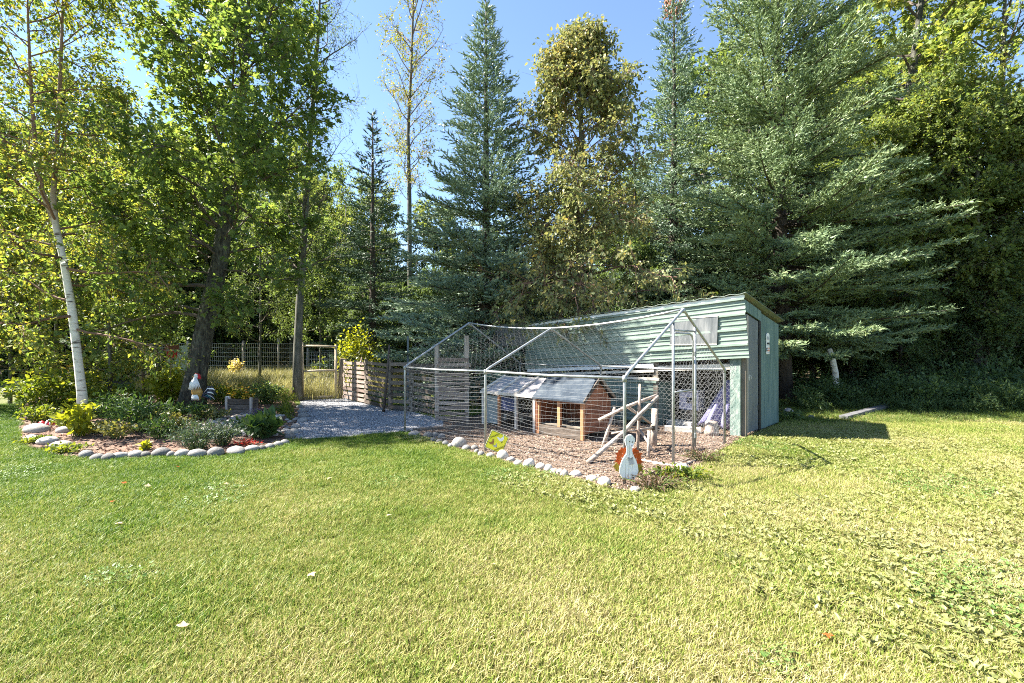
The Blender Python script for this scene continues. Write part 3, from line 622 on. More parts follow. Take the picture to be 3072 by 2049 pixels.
# gravel, chips, mulch
def pebble(seed, mat, k):
    me = stone_mesh(seed, 1, .25); me.materials.append(mat); return src('pattern', me)
M['gpeb'] = surf('gravel stone', [(.20, .20, .21), (.36, .36, .37), (.54, .53, .52)], 3, rough=.85, bump=0, space='Object')
def inst_rand(m, cols):                                # vary by the scattered piece
    nt = m.node_tree; b = [x for x in nt.nodes if x.type == 'BSDF_PRINCIPLED'][0]; oi = nt.nodes.new('ShaderNodeObjectInfo'); r = ramp(nt, cols)
    nt.links.new(oi.outputs['Random'], r.inputs[0]); nt.links.new(r.outputs[0], b.inputs['Base Color']); return m
inst_rand(M['gpeb'], [(.10, .10, .11), (.20, .20, .21), (.30, .30, .31), (.42, .42, .42)])
def fill(poly, n, seed):
    r = np.random.default_rng(seed); a = np.array([[p[0], p[1]] for p in poly]); lo, hi = a.min(0), a.max(0)
    P = np.stack([r.uniform(lo[0], hi[0], n), r.uniform(lo[1], hi[1], n), np.zeros(n)], 1); return P[inside(poly, P)]
G = fill(gravel, 75000, 2); G[:, 2] = .012
scatter('gravel', G, [pebble(70 + s, M['gpeb'], 1) for s in range(4)], 'light grey crushed gravel in front of the pallet fence', 'gravel', .006, .0145, .6, 4)
M['chip'] = inst_rand(surf('bark chip', [(.2, .1, .05), (.3, .2, .1)], 4, rough=.9, bump=0), [(.06, .036, .024), (.13, .085, .058), (.22, .155, .11), (.36, .285, .215)])
def chip(seed):
    rg = random.Random(seed); b = MB(); b.box((0, 0, 0), (1, rg.uniform(.3, .5), .16), Quaternion((0, 1, 0), .12).to_matrix()); return src('pattern', b.mesh('chip', M['chip']))
G = fill(runfloor, 52000, 6); G[:, 2] = .022
scatter('wood_chips', G, [chip(s) for s in range(3)], 'reddish wood chips and bark covering the floor of the run', 'wood chips', .012, .036, .3, 7)
M['mulchchip'] = inst_rand(surf('mulch chip', [(.2, .1, .05), (.3, .2, .1)], 4, rough=.9, bump=0), [(.035, .02, .014), (.09, .045, .03), (.16, .09, .06), (.28, .20, .15), (.20, .06, .035)])
def mchip(seed):
    rg = random.Random(seed); b = MB(); b.box((0, 0, 0), (1, rg.uniform(.2, .4), .12), Quaternion((0, 1, 0), .12).to_matrix()); return src('pattern', b.mesh('chip', M['mulchchip']))
G = fill(bed, 26000, 16); G[:, 2] = .018
scatter('mulch', G, [mchip(s) for s in range(3)], 'red-brown bark mulch spread over the garden bed', 'mulch', .02, .07, .3, 17)
M['litterleaf'] = inst_rand(surf('dead leaf', [(.2, .1, .05), (.3, .2, .1)], 4, rough=.9, bump=0), [(.05, .04, .02), (.12, .08, .03), (.20, .13, .05), (.10, .12, .04)])
G = np.stack([npr.uniform(5, 22, 9000), npr.uniform(10.4, 18, 9000), np.full(9000, .012)], 1)
me = leaf_mesh('dead', np.zeros((1, 3)), np.array([[0, 1., .1]]), np.array([[0, 0, 1.]]), [1.], 'maple', M['litterleaf'])
scatter('leaf_litter', G, [src('pattern', me)], 'dead brown leaves on the dark floor of the wood', 'leaf litter', .05, .11, .3, 19)
# ------------------------------------------------------------------ the shed
SAG = .062                                             # the old shed drops towards its far end
def zf(a): return 2.40 - SAG * a                       # front top edge
def zbk(a): return 2.03 - SAG * a                      # back top edge
shed = thing('shed', S(2.5, 1.0), 'low lean-to shed with pale green ribbed steel front and teal end wall', 'shed')
def ribbed(b, p0, pu, pz, z0, z1, thick_dir, pitch=.26, a0=0, a1=1, seg=1, skew=0.0, flip=False):
    """ribbed sheet: profile runs along z (from z1 down to z0), ribs run along a. p(a,z,out) -> world"""
    prof = []; z = z1; k = 0
    while z > z0 + .004:
        zz = lambda d: max(z - d, z0)
        prof += [(z, 0), (zz(.012), .040), (zz(.046), .040), (zz(.052), 0), (zz(.105), 0), (zz(.111), .014), (zz(.123), .014), (zz(.127), 0), (zz(.185), 0), (zz(.191), .014), (zz(.203), .014), (zz(.207), 0)]
        z -= pitch
    prof.append((z0, 0)); out = []
    for q in prof:
        if not out or out[-1][0] > q[0] + 1e-5: out.append(q)
    prof = out; na = seg + 1; vs = []
    for i in range(na):
        for z, o in prof:
            f = (z1 - z) / max(1e-6, z1 - z0); a = a0 + (a1 - a0) * i / seg - (skew * f if i == 0 else 0)
            vs.append(p0(a, z, o))
    k = len(prof); fs = [(i * k + j, i * k + j + 1, (i + 1) * k + j + 1, (i + 1) * k + j) for i in range(seg) for j in range(k - 1)]
    b.add(vs, fs)
def solid(o, t):
    m = o.modifiers.new('thickness', 'SOLIDIFY'); m.thickness = t; m.offset = 0; return o
# front sheets: the near one laps over the far ones
for i, (a0, a1, off, z1) in enumerate(((-.06, 1.66, .030, 0), (1.60, 3.30, .012, -.004), (3.24, 5.0, .026, -.012))):
    b = MB()
    ribbed(b, lambda a, z, o: S(a, -.06 - off - o - .05 * (2.40 - z), z - SAG * a + z1), None, None, 1.36, 2.40, None, .26, a0, a1, 6, .09 if i == 0 else 0)
    solid(b.build('siding_sheet', M['siding'], shed), .003)
MB().bar(S(-.05, -.09, zf(-.05) + .012), S(5.0, -.09, zf(5.0) + .012), .05, .07).build('front_trim', M['white'], shed)
# roof sheet, ribs down the slope
b = MB(); vs = []; nseg = 60
prof = []
for i in range(nseg + 1):
    a = -.10 + 5.2 * i / nseg; h = .02 if i % 3 == 0 else 0
    prof.append((a, h))
for bb_, zfun in ((-.16, lambda a: zf(a) + .05), (SHED_D + .14, lambda a: zbk(a) + .045)):
    for a, h in prof: vs.append(S(a, bb_, zfun(a) + h))
k = len(prof); b.add(vs, [(j, j + 1, k + j + 1, k + j) for j in range(k - 1)])
solid(b.build('roof', M['roof'], shed), .006)
# end wall: door, fascia, teal plywood
b = MB(); b.prism([S(-.01, .80, .02), S(-.01, SHED_D, .02), S(-.01, SHED_D, 2.02), S(-.01, .80, 2.21)], -UX * -.02); b.build('end_wall', M['teal'], shed)
MB().prism([S(-.03, -.05, 2.18), S(-.03, .86, 2.03), S(-.03, .86, 2.22), S(-.03, -.05, 2.37)], UX * .03).build('fascia', M['teal'], shed)
MB().prism([S(-.03, .76, .02), S(-.03, .86, .02), S(-.03, .86, 2.03), S(-.03, .76, 2.05)], UX * .03).build('door_jamb', M['black'], shed)
door = MB(); vs = []; k = 0; prof = []
for i in range(40):
    t = .10 + .64 * i / 39; prof.append((t, .012 if (i % 5) in (1, 2) else 0))
for z in (0, 1):
    for t, h in prof: vs.append(S(-.015 - h, t, .05 if z == 0 else 2.14 - .165 * t))
k = len(prof); door.add(vs, [(j, j + 1, k + j + 1, k + j) for j in range(k - 1)])
dr = solid(door.build('door', M['door'], shed), .02)
MB().bar(S(-.03, .12, .06), S(-.03, .12, 2.10), .06, .03, UX.cross(Vector((0, 0, 1)))).build('door_stile', M['post'], dr)
hb = MB(); hb.box(S(-.05, .16, 1.02), (.03, .03, .10)); hb.tube([S(-.06, .16, .98), S(-.09, .16, 1.0), S(-.09, .16, 1.04), S(-.06, .16, 1.06)], .006, 5); hb.build('handle', M['wire'], dr)
for z in (.45, 1.65): MB().box(S(-.04, .72, z), (.04, .05, .10)).build('hinge', M['black'], dr)
# back, far end, and inner partition
MB().prism([S(.02, SHED_D, .0), S(3.7, SHED_D, .0), S(3.7, SHED_D, zbk(3.7)), S(.02, SHED_D, zbk(.02))], VX * .02).build('back_wall', M['ply'], shed)
for i in range(11):
    a = 3.78 + i * .115; MB().bar(S(a, SHED_D, .02), S(a, SHED_D, 1.25 + .1 * math.sin(i * 2.1)), .075, .02, UX).build('picket', M['palletdark'], shed)
MB().prism([S(2.6, .25, .0), S(2.6, SHED_D - .02, .0), S(2.6, SHED_D - .02, 1.85), S(2.6, .25, 2.1)], UX * .02).build('inner_wall', M['ply'], shed)
# posts
def wrapped_post(a, name, mat, z1, w, d):
    b = MB(); b.bar(S(a, -.03, 0), S(a, -.03, z1), w, d, UX); return b.build(name, mat, shed)
M['wrap'] = surf('peeling teal and white post', [(.07, .12, .105), (.16, .21, .185), (.28, .29, .265)], 16, (1, 1, .4), .8, 0, .5)
wrapped_post(.10, 'corner_post', M['wrap'], 1.42, .17, .09)
MB().bar(S(-.02, .02, 0), S(-.02, .02, 1.40), .09, .07, VX).build('corner_stud', M['ply'], shed)
for a in (1.58, 3.2, 4.9): wrapped_post(a, 'front_post', M['ply'], 2.05 - SAG * a, .09, .07)
for a in (1.6, 4.9): MB().bar(S(a, 1.95, 0), S(a, 1.95, zbk(a) - .03), .09, .09, UX).build('back_post', M['ply'], shed)
MB().bar(S(.02, -.045, 1.22), S(1.55, -.045, 1.14), .10, .03).build('cross_board', M['paleboard'], shed)
MB().bar(S(1.6, -.10, 1.30 - SAG * 1.6), S(4.95, -.10, 1.30 - SAG * 4.95), .075, .02).build('sill_board', M['white'], shed)
MB().bar(S(1.6, -.09, 1.19 - SAG * 1.6), S(4.95, -.09, 1.19 - SAG * 4.95), .05, .02).build('sill_board', M['paleboard'], shed)
# low ribbed sheet closing the far half
b = MB(); ribbed(b, lambda a, z, o: S(a, -.05 - o, z), None, None, .05, .90, None, .26, 1.55, 4.75, 4)
solid(b.build('skirt_sheet', M['siding'], shed), .003)
MB().bar(S(1.5, -.07, .93), S(4.8, -.07, .93), .05, .05).build('skirt_rail', M['paleboard'], shed)
MB().prism([S(1.54, -.02, .02), S(1.54, .55, .02), S(1.54, .55, .86), S(1.54, -.02, .88)], UX * .02).build('side_panel', M['teal'], shed)
# the dirty clear sheet that serves as a window
wv = [S(.36, -.145, 2.10), S(1.24, -.135, 2.08), S(1.24, -.155, 1.60), S(.37, -.165, 1.60)]
win = MB().prism(wv, VX * .008); w = win.build('window', M['plastic'], shed)
for p, q in ((0, 1), (3, 2)): MB().bar(wv[p] - VX * .008, wv[q] - VX * .008, .02, .01).build('window_batten', M['paleboard'], w)
MB().prism([S(5.05, -.05, 2.2), S(6.2, -.05, 2.15), S(6.2, -.05, 1.58), S(5.05, -.05, 1.62)], VX * .01).build('clear_panel', M['plastic'], shed)
MB().bar(S(6.2, -.02, 0), S(6.2, -.02, 2.22), .07, .05, UX).build('front_post', M['ply'], shed)
# hex wire over the openings
def hexnet(b, fn, u0, u1, v0, v1, cell, r, jig=0.0, rg=rnd, n=3):
    """zigzag wires twisted together in pairs; fn(u,v) -> world"""
    rows = int((v1 - v0) / cell); cols = int((u1 - u0) / cell)
    for i in range(cols + 1):
        pts = []; u = u0 + (u1 - u0) * i / cols
        for j in range(rows * 2 + 1):
            v = v0 + (v1 - v0) * j / (rows * 2); s = 1 if (j // 2 + i) % 2 else -1
            pts.append(fn(min(max(u + s * cell * .42 + rg.uniform(-jig, jig), u0), u1), v + rg.uniform(-jig, jig)))
        b.tube(pts, r, n, cap=False)
b = MB(); hexnet(b, lambda u, v: S(u, -.10 + .012 * math.sin(u * 9), v), .12, 1.56, .08, 1.34, .05, .0011, .004); b.build('hex_wire', M['wire'], shed)
b = MB(); hexnet(b, lambda u, v: S(u, -.07, v - SAG * u + .1), 1.56, 4.9, .96, 1.10, .05, .0011, .004); b.build('hex_wire', M['wire'], shed)
# sign on the teal wall: arched top, barn drawing, dark lettering band
sg = thing('wall_sign', S(-.035, 1.32, 1.42), 'small white arched farm sign with red band on the teal shed wall', 'sign')
def sw(t, z, o=0): return S(-.030 - o, 1.32 + t, 1.42 + z)
arch = [(-.10, 0), (.10, 0), (.10, .36)] + [(.10 * math.cos(x), .36 + .05 * math.sin(x)) for x in (.5, 1.0, 1.57, 2.1, 2.6)] + [(-.10, .36)]
MB().prism([sw(t, z) for t, z in arch], UX * .008).build('board', M['white'], sg)
for (t0, t1, z0, z1, mt, nm) in ((-.10, -.03, .055, .125, 'black', 'band'), (-.03, .10, .055, .125, 'redprint', 'band'), (-.085, .085, .155, .165, 'greyprint', 'rule'), (-.09, .09, .018, .032, 'greyprint', 'rule')):
    MB().prism([sw(t0, z0, .006), sw(t1, z0, .006), sw(t1, z1, .006), sw(t0, z1, .006)], UX * .004).build(nm, M[mt], sg)
b = MB(); b.prism([sw(x, z, .006) for x, z in ((-.06, .27), (.05, .27), (.05, .32), (-.005, .355), (-.06, .32))], UX * .004); b.build('barn_print', M['greyprint'], sg)
for i in range(5):
    t = -.075 + i * .034
    MB().prism([sw(t, .185, .006), sw(t + .022, .185, .006), sw(t + .022, .225, .006), sw(t + .008, .225, .006)], UX * .004).build('letter_mark', M['black'], sg)
    MB().prism([sw(t, .075, .009), sw(t + .020, .075, .009), sw(t + .020, .11, .009), sw(t + .008, .11, .009)], UX * .004).build('letter_mark', M['white'], sg)
# things kept inside
nb = thing('nest_box', S(1.15, .62, .32), 'lavender nest box with a small four-pane window inside the shed', 'nest box')
def nbp(a, b_, z): return S(1.15 + a, .62 + b_, .32 + z)
MB().prism([nbp(-.19, 0, 0), nbp(.19, 0, 0), nbp(.19, 0, .34), nbp(-.19, 0, .34)], VX * .30).build('box', M['lavender'], nb)
for i in (-1, 1):
    for j in (0, 1):
        c = (i * .032 - .02, .13 + j * .066); MB().prism([nbp(c[0] - .026, -.155, c[1]), nbp(c[0] + .026, -.155, c[1]), nbp(c[0] + .026, -.155, c[1] + .054), nbp(c[0] - .026, -.155, c[1] + .054)], VX * .012).build('pane', M['glassdark'], nb)
MB().prism([nbp(-.22, 0, .36), nbp(.22, 0, .36), nbp(.22, 0, .385), nbp(-.22, 0, .385)], VX * .36).build('lid', M['lavender'], nb)
MB().box(S(1.15, .62, .15), (.34, .26, .32)).build('stand', M['ply'], nb)
b = MB(); vs = []; nu, nv = 10, 10
for i in range(nu):
    for j in range(nv):
        u, v = i / (nu - 1), j / (nv - 1); top = S(.16 + .25 * u, .30, 1.02 - .1 * u); bot = S(.30 + .62 * u, .34, .06)
        p = top.lerp(bot, v) + VX * (.06 * math.sin(u * 14 + v * 2) * (.3 + v)); vs.append(p)
b.add(vs, [(i * nv + j, i * nv + j + 1, (i + 1) * nv + j + 1, (i + 1) * nv + j) for i in range(nu - 1) for j in range(nv - 1)])
o = solid(b.build('tarp', M['purple'], None, True), .004); tag(o, 'faded purple tarp draped inside the open end of the shed', 'tarp')
o = MB().lathe([(.13, .0), (.12, .08), (.105, .20), (.10, .24)], 10, S(.42, -.28, .016)).build('tree_stump', M['pole'], None, True); tag(o, 'short cut tree stump on the chips before the corner post', 'stump')
o = MB().box(S(.92, -.32, .06), (.62, .12, .09), Quaternion((0, 0, 1), -.35).to_matrix()).build('board', M['paleboard']); tag(o, 'thick pale board lying on the chips behind the run door', 'board')
o = MB().box(S(1.25, .35, .06), (.5, .25, .10), Quaternion((0, 0, 1), -.78).to_matrix()).build('feed_tray', M['paleboard']); tag(o, 'low pale feed tray under the nest box', 'tray')

# ------------------------------------------------------------------ the netted run
run = thing('chicken_run', R(2.2, 1.5), 'walk-in chicken run of galvanised tube hoops under white netting', 'chicken run')
def ridge(a):
    f = a / RUN_L; return PEAK - .72 * f * (1 - f)      # the ridge has sagged between the end hoops
def hoop(a, nm='hoop'):
    pk = ridge(a); e = EAVE; k = .10
    pts = [R(a, 0, 0), R(a, 0, e - .06), R(a, .02, e), R(a, .07, e + (pk - e) * .05), R(a, 1.47, pk - .02), R(a, 1.5, pk), R(a, 1.53, pk - .02), R(a, 2.93, e + (pk - e) * .05), R(a, 2.98, e), R(a, 3.0, e - .06), R(a, 3.0, 0)]
    MB().tube(pts, .0185, 8).build(nm, M['galv'], run, True)
for a in (0, 2.3, RUN_L): hoop(a)
for b_ in (0, 3.0):
    for a0, a1 in ((0, 2.3), (2.3, RUN_L)): MB().tube([R(a0, b_, EAVE - .01), R((a0 + a1) / 2, b_, EAVE - .025), R(a1, b_, EAVE - .01)], .0165, 7).build('eave_rail', M['galv'], run, True)
MB().tube([R(RUN_L * i / 14, 1.5, ridge(RUN_L * i / 14)) for i in range(15)], .0165, 7).build('ridge_rail', M['galv'], run, True)
def rafter_z(b_): return EAVE + (PEAK - EAVE) * (1 - abs(b_ - 1.5) / 1.5)
for s in (1.20, 1.88): MB().tube([R(0, s, 0), R(0, s, rafter_z(s) - .02)], .0185, 8).build('door_post', M['galv'], run, True)
MB().tube([R(0, 1.20, 1.76), R(0, 1.88, 1.76)], .014, 7).build('door_lintel', M['galv'], run, True)
dl = MB(); dl.tube([R(-.01, 1.79, .04), R(-.01, 1.79, 1.62), R(-.01, 1.76, 1.69), R(-.01, 1.69, 1.72), R(-.01, 1.24, 1.72)], .013, 7); dl.tube([R(-.01, 1.24, .95), R(-.01, 1.79, .95)], .012, 7)
dl.build('door_leaf', M['galv'], run, True)
for z in (.3, 1.45): MB().box(R(-.01, 1.86, z), (.03, .03, .06)).build('hinge', M['galv'], run)
for p in ((0, 0, EAVE), (2.3, 0, EAVE), (RUN_L, 0, EAVE), (0, 3, EAVE), (2.3, 3, EAVE), (RUN_L, 3, EAVE), (0, 1.5, PEAK), (2.3, 1.5, ridge(2.3)), (RUN_L, 1.5, PEAK)):
    MB().lathe([(.024, -.035), (.026, 0), (.024, .035)], 8, R(p[0], p[1], p[2] - .02)).build('coupling', M['galv'], run, True)
# netting. Side towards the lawn: loose square net, its level cords sagging and bunching
rg = random.Random(5)
def side_pt(u, v, ph=0):
    a = u * RUN_L; span = 2.3 if a < 2.3 else RUN_L - 2.3; f = (a if a < 2.3 else a - 2.3) / span
    sag = .10 * math.sin(math.pi * f) * (.3 + v) + .02 * math.sin(a * 3.1 + v * 9) * v + .008 * math.sin(a * 7.3 + v * 23)
    z = EAVE * (1 - v) - sag * (1 - .6 * v); out = .05 * math.sin(a * 2.3 + v * 4) * v - .16 * max(0, v - .8) * 5 * (.5 + .5 * math.sin(a * 1.7))
    return R(a, out, max(.02, z))
b = MB()
for i in range(24):
    v = (i + rg.uniform(-.25, .25)) / 23.5; v = min(max(v, 0), 1) ** 1.08
    b.tube([side_pt(k / 70, v + .004 * math.sin(k * .5 + i * 2.7) + .0025 * math.sin(k * 1.1 + i * 5)) for k in range(71)], .0007, 3, cap=False)
for i in range(62):
    u = (i + rg.uniform(-.3, .3)) / 61; u = min(max(u, 0), 1)
    b.tube([side_pt(min(max(u + .004 * math.sin(k * .9 + i), 0), 1), k / 16) for k in range(17)], .00045, 3, cap=False)
b.build('side_net', M['net'], run)
def roof_pt(side):
    def f(u, v):
        a = u; fr = a / RUN_L; z = EAVE + (ridge(a) - EAVE) * v; span = 2.3 if a < 2.3 else RUN_L - 2.3; g_ = (a if a < 2.3 else a - 2.3) / span
        z -= .07 * math.sin(math.pi * g_) * math.sin(math.pi * v); return R(a, 1.5 * v if side else 3 - 1.5 * v, z)
    return f
for side, nm in ((1, 'roof_net'), (0, 'roof_net')):
    f = roof_pt(side); b = MB(); hexnet(b, lambda u, v: f(u, min(1, v / 1.7)), .02, RUN_L, 0, 1.7, .055, .00035, .006); b.build(nm, M['netgrey'], run)
def end_pt(a):
    return lambda u, v: R(a - .02 * math.sin(u * 6 + v * 5), u, min(v, rafter_z(u) if a == 0 else EAVE + (PEAK - EAVE) * (1 - abs(u - 1.5) / 1.5)))
b = MB(); hexnet(b, end_pt(RUN_L), .02, 2.98, .02, 2.0, .06, .0006, .006); b.build('end_net', M['net'], run)
b = MB(); hexnet(b, end_pt(0), 1.9, 2.98, .02, 1.62, .052, .0007, .008); b.build('end_net', M['net'], run)
b = MB(); hexnet(b, end_pt(0), 1.22, 1.78, .03, 1.72, .06, .0006, .006); b.build('door_net', M['net'], run)
b = MB()
for i in range(13):
    z = EAVE * (i + rg.uniform(-.2, .2)) / 12.5
    b.tube([R(k * RUN_L / 40, 3.0 + .02 * math.sin(k), max(.03, z - .04 * math.sin(k * .31) ** 2)) for k in range(41)], .0007, 3, cap=False)
for i in range(36):
    b.tube([R(i * RUN_L / 35, 3.0 + .02 * math.sin(k + i), max(.03, EAVE * k / 8)) for k in range(9)], .00045, 3, cap=False)
b.build('side_net', M['net'], run)

# ------------------------------------------------------------------ hutches and roost in the run
hA = gp(1748, 1326)                                     # near corner of the brown hutch
hut = thing('hutch', hA + UX * .45 + VX * .35, 'red-brown wooden hutch with dark felt gable roof and cedar posts', 'hutch')
def Q(a, b_, z): return hA + UX * a + VX * b_ + Vector((0, 0, z))
HL, HW, HE, HR = .95, .76, .70, 1.0
for a in (0, .48, HL): MB().bar(Q(a, 0, 0), Q(a, 0, HE - .02), .06, .055, UX).build('post', M['orangewood'], hut)
for a in (0, HL): MB().bar(Q(a, HW, 0), Q(a, HW, HE - .02), .06, .055, UX).build('post', M['redwood'], hut)
for j in range(8):                                      # boards of the gable wall
    z0 = .12 + j * .108; z1 = z0 + .102
    def hwid(z): return HW / 2 if z <= HE else HW / 2 * max(0.02, (HR - z) / (HR - HE))
    poly = [Q(-.012, HW / 2 - hwid(z0), z0), Q(-.012, HW / 2 + hwid(z0), z0), Q(-.012, HW / 2 + hwid(min(z1, HR)), min(z1, HR)), Q(-.012, HW / 2 - hwid(min(z1, HR)), min(z1, HR))]
    MB().prism(poly, UX * .022).build('wall_board', M['redwood'], hut)
MB().bar(Q(.03, -.02, .11), Q(HL - .03, -.02, .11), .16, .022).build('skirt_board', M['palletdark'], hut)
MB().bar(Q(.03, -.012, HE - .06), Q(HL - .03, -.012, HE - .06), .07, .022).build('top_rail', M['redwood'], hut)
MB().prism([Q(0, .04, .20), Q(HL, .04, .20), Q(HL, HW, .20), Q(0, HW, .20)], (0, 0, .02)).build('floor', M['ply'], hut)
for a0, a1, z0, z1, mt in ((.02, .16, .22, .62, 'redwood'), (.30, .44, .22, .62, 'redwood'), (.60, .93, .22, .62, 'redwood'), (.16, .30, .22, .34, 'redwood'), (.44, .60, .22, .34, 'redwood')):
    MB().prism([Q(a0, HW - .01, z0), Q(a1, HW - .01, z0), Q(a1, HW - .01, z1), Q(a0, HW - .01, z1)], VX * .02).build('back_board', M[mt], hut)
for a in (.18, .46): MB().prism([Q(a, HW - .03, .35), Q(a + .12, HW - .03, .35), Q(a + .12, HW - .03, .6), Q(a, HW - .03, .6)], VX * .008).build('window', M['white'], hut)
for j in range(6): MB().bar(Q(HL + .01, .03 + j * .14, .10), Q(HL + .01, .03 + j * .14, HE - .03), .13, .018, VX).build('end_board', M['redwood'], hut)
for sgn in (0, 1):
    y0, y1 = (-.09, HW / 2) if sgn == 0 else (HW + .09, HW / 2); ze = HE - .045
    rb = MB().prism([Q(-.08, y0, ze), Q(HL + .08, y0, ze), Q(HL + .08, y1, HR + .03), Q(-.08, y1, HR + .03)], (0, 0, .03)).build('roof_slope', M['felt'], hut)
    MB().bar(Q(-.09, y0, ze), Q(-.09, y1, HR + .03), .05, .02).build('bargeboard', M['palletdark'], rb)
MB().bar(Q(-.09, HW / 2, HR + .05), Q(HL + .09, HW / 2, HR + .05), .04, .09).build('ridge_cap', M['felt'], hut)
hB = gp(1604, 1300)
hu2 = thing('wire_hutch', hB + UX * .7 + VX * .3, 'pale framed rabbit hutch with a sloping wire mesh lid', 'hutch')
def Q2(a, b_, z): return hB + UX * a + VX * b_ + Vector((0, 0, z))
L2, W2, E2, R2 = 1.38, .62, .66, .93
for a in (0, .46, .92, L2): MB().bar(Q2(a, 0, 0), Q2(a, 0, E2), .05, .05, UX).build('post', M['orangewood'] if a in (.92,) else M['palewood'], hu2)
for a in (0, .92, L2): MB().bar(Q2(a, W2, 0), Q2(a, W2, R2), .05, .05, UX).build('post', M['palewood'], hu2)
MB().bar(Q2(-.05, -.03, E2), Q2(L2 + .05, -.03, E2), .05, .04).build('eave_rail', M['palewood'], hu2)
MB().bar(Q2(-.05, W2, R2), Q2(L2 + .05, W2, R2), .05, .04).build('ridge_rail', M['palewood'], hu2)
for a in (0, .46, .92, L2): MB().bar(Q2(a, -.03, E2 + .03), Q2(a, W2, R2 + .03), .035, .05).build('rafter', M['palewood'], hu2)
MB().prism([Q2(0, 0, E2 + .01), Q2(L2, 0, E2 + .01), Q2(L2, W2, R2 + .01), Q2(0, W2, R2 + .01)], (0, 0, .006)).build('lid_sheet', surf('grey hutch mesh', [(.26, .24, .24), (.40, .37, .37)], 40, rough=.7, bump=.3), hu2)
MB().prism([Q2(.05, W2 - .04, .3), Q2(L2 - .05, W2 - .04, .3), Q2(L2 - .05, W2 - .04, .88), Q2(.05, W2 - .04, .88)], VX * .015).build('back_panel', M['ply'], hu2)
MB().prism([Q2(.05, .03, .28), Q2(L2 - .05, .03, .28), Q2(L2 - .05, W2 - .05, .28), Q2(.05, W2 - .05, .28)], (0, 0, .02)).build('floor', M['palletdark'], hu2)
MB().prism([Q2(.52, .02, .34), Q2(.88, .02, .34), Q2(.88, .02, .6), Q2(.52, .02, .6)], VX * .01).build('blue_curtain', surf('navy cloth', [(.03, .035, .09), (.06, .07, .15)], 5, rough=.8), hu2)
MB().prism([Q2(.96, .02, .05), Q2(L2 - .04, .02, .05), Q2(L2 - .04, .02, .6), Q2(.96, .02, .6)], VX * .01).build('grey_panel', surf('grey board', [(.20, .22, .21), (.32, .34, .33)], 5, rough=.8), hu2)
b = MB(); hexnet(b, lambda u, v: Q2(u, -.01, v), .05, .9, .3, .64, .04, .001, .003); b.build('front_wire', M['wire'], hu2)
ro = thing('perch_frame', gp(1890, 1362), 'tangle of barked poles lashed into a climbing perch beside the hutch', 'perch')
def pole(pts, r0, r1, nm='pole', mat='pole'):
    n = len(pts); MB().tube(pts, [r0 + (r1 - r0) * i / (n - 1) for i in range(n)], 8, wob=.08, rg=rg).build(nm, M[mat], ro, True)
pole([gp(1764, 1394) + Vector((0, 0, .03)), at(1866, 1302, 6.35), at(1913, 1249, 6.6), at(1974, 1190, 6.9)], .034, .026)
pole([gp(1806, 1352), at(1826, 1285, 6.72), at(1844, 1222, 6.8)], .032, .02)
pole([at(1796, 1261, 6.75), at(1880, 1220, 6.75), at(1972, 1185, 6.95)], .026, .022)
pole([gp(1912, 1352), at(1915, 1292, 6.8), at(1918, 1220, 6.8), at(1920, 1152, 6.8)], .028, .02)
pole([gp(1962, 1340), at(1963, 1280, 7.1), at(1965, 1226, 7.1)], .055, .048)
pole([gp(1945, 1376), at(1947, 1292, 6.35)], .026, .022)
pole([at(1884, 1222, 6.8), at(1954, 1271, 7.05)], .022, .016)
pole([at(1834, 1301, 6.5), at(1870, 1294, 6.5), at(1900, 1292, 6.75), at(1960, 1282, 7.05)], .014, .017)
pole([at(1920, 1290, 6.75), gp(1966, 1362)], .022, .014)
pole([gp(1925, 1385) + Vector((0, 0, .02)), gp(2010, 1400) + Vector((0, 0, .02)), gp(2070, 1382) + Vector((0, 0, .02))], .016, .012)
for c in (at(1817, 1340, 6.68), at(1958, 1283, 7.05), at(1917, 1255, 6.72)):
    MB().lathe([(.036, -.03), (.042, 0), (.036, .03)], 8, c).build('lashing', M['palletdark'], ro, True)
for i, (p, q, l) in enumerate(((gp(1990, 1432), gp(2120, 1372), 'long bare branch lying along the foot of the run door'), (gp(1960, 1395), gp(2075, 1418), 'thin crooked branch lying on the chips by the door post'))):
    m_ = p.lerp(q, .5) + Vector((.03, .05, .03)); o = MB().tube([p + Vector((0, 0, .02)), m_, q + Vector((0, 0, .02))], [.018, .016, .008], 7).build('fallen_branch', M['pole'], None, True); tag(o, l, 'branch')
# dark plank lying behind the left posts of the run
o = MB().bar(gp(1240, 1290, .03), gp(1420, 1276, .03), .05, .12).build('plank', M['palletdark']); tag(o, 'dark weathered plank on the ground at the foot of the pallet screen', 'plank')

# ------------------------------------------------------------------ signs and ornaments
# yellow diamond sign
sc_ = at(1420 + 790 * .0893, 1260 + 735 * .0893, 6.42); ys = thing('diamond_sign', Vector((sc_.x, sc_.y, 0)), 'yellow diamond chicken crossing sign tilted against a white stone', 'sign')
ang = math.radians(21); ex = Vector((math.cos(ang), 0, math.sin(ang))); ez = Vector((-math.sin(ang), 0, math.cos(ang))); ey = Vector((0, 1, 0))
ex = (Quaternion((0, 0, 1), .12) @ ex); ez = (Quaternion((0, 0, 1), .12) @ ez); ey = ez.cross(ex)
def sq(x, z, o=0): return sc_ + ex * x + ez * z - ey * o
def rdiamond(h, rr):
    out = []
    for k in range(4):
        a = math.pi / 2 * k; c = Vector((math.sin(a), math.cos(a))) * (h - rr * 1.41)
        for j in (-1, 0, 1): out.append((c.x + rr * math.sin(a + j * .7), c.y + rr * math.cos(a + j * .7)))
    return out
MB().prism([sq(x, z) for x, z in rdiamond(.190, .020)], ey * .005).build('plate', M['paleyellow'], ys)
MB().prism([sq(x, z, .003) for x, z in rdiamond(.180, .018)], ey * .003).build('border', M['black'], ys)
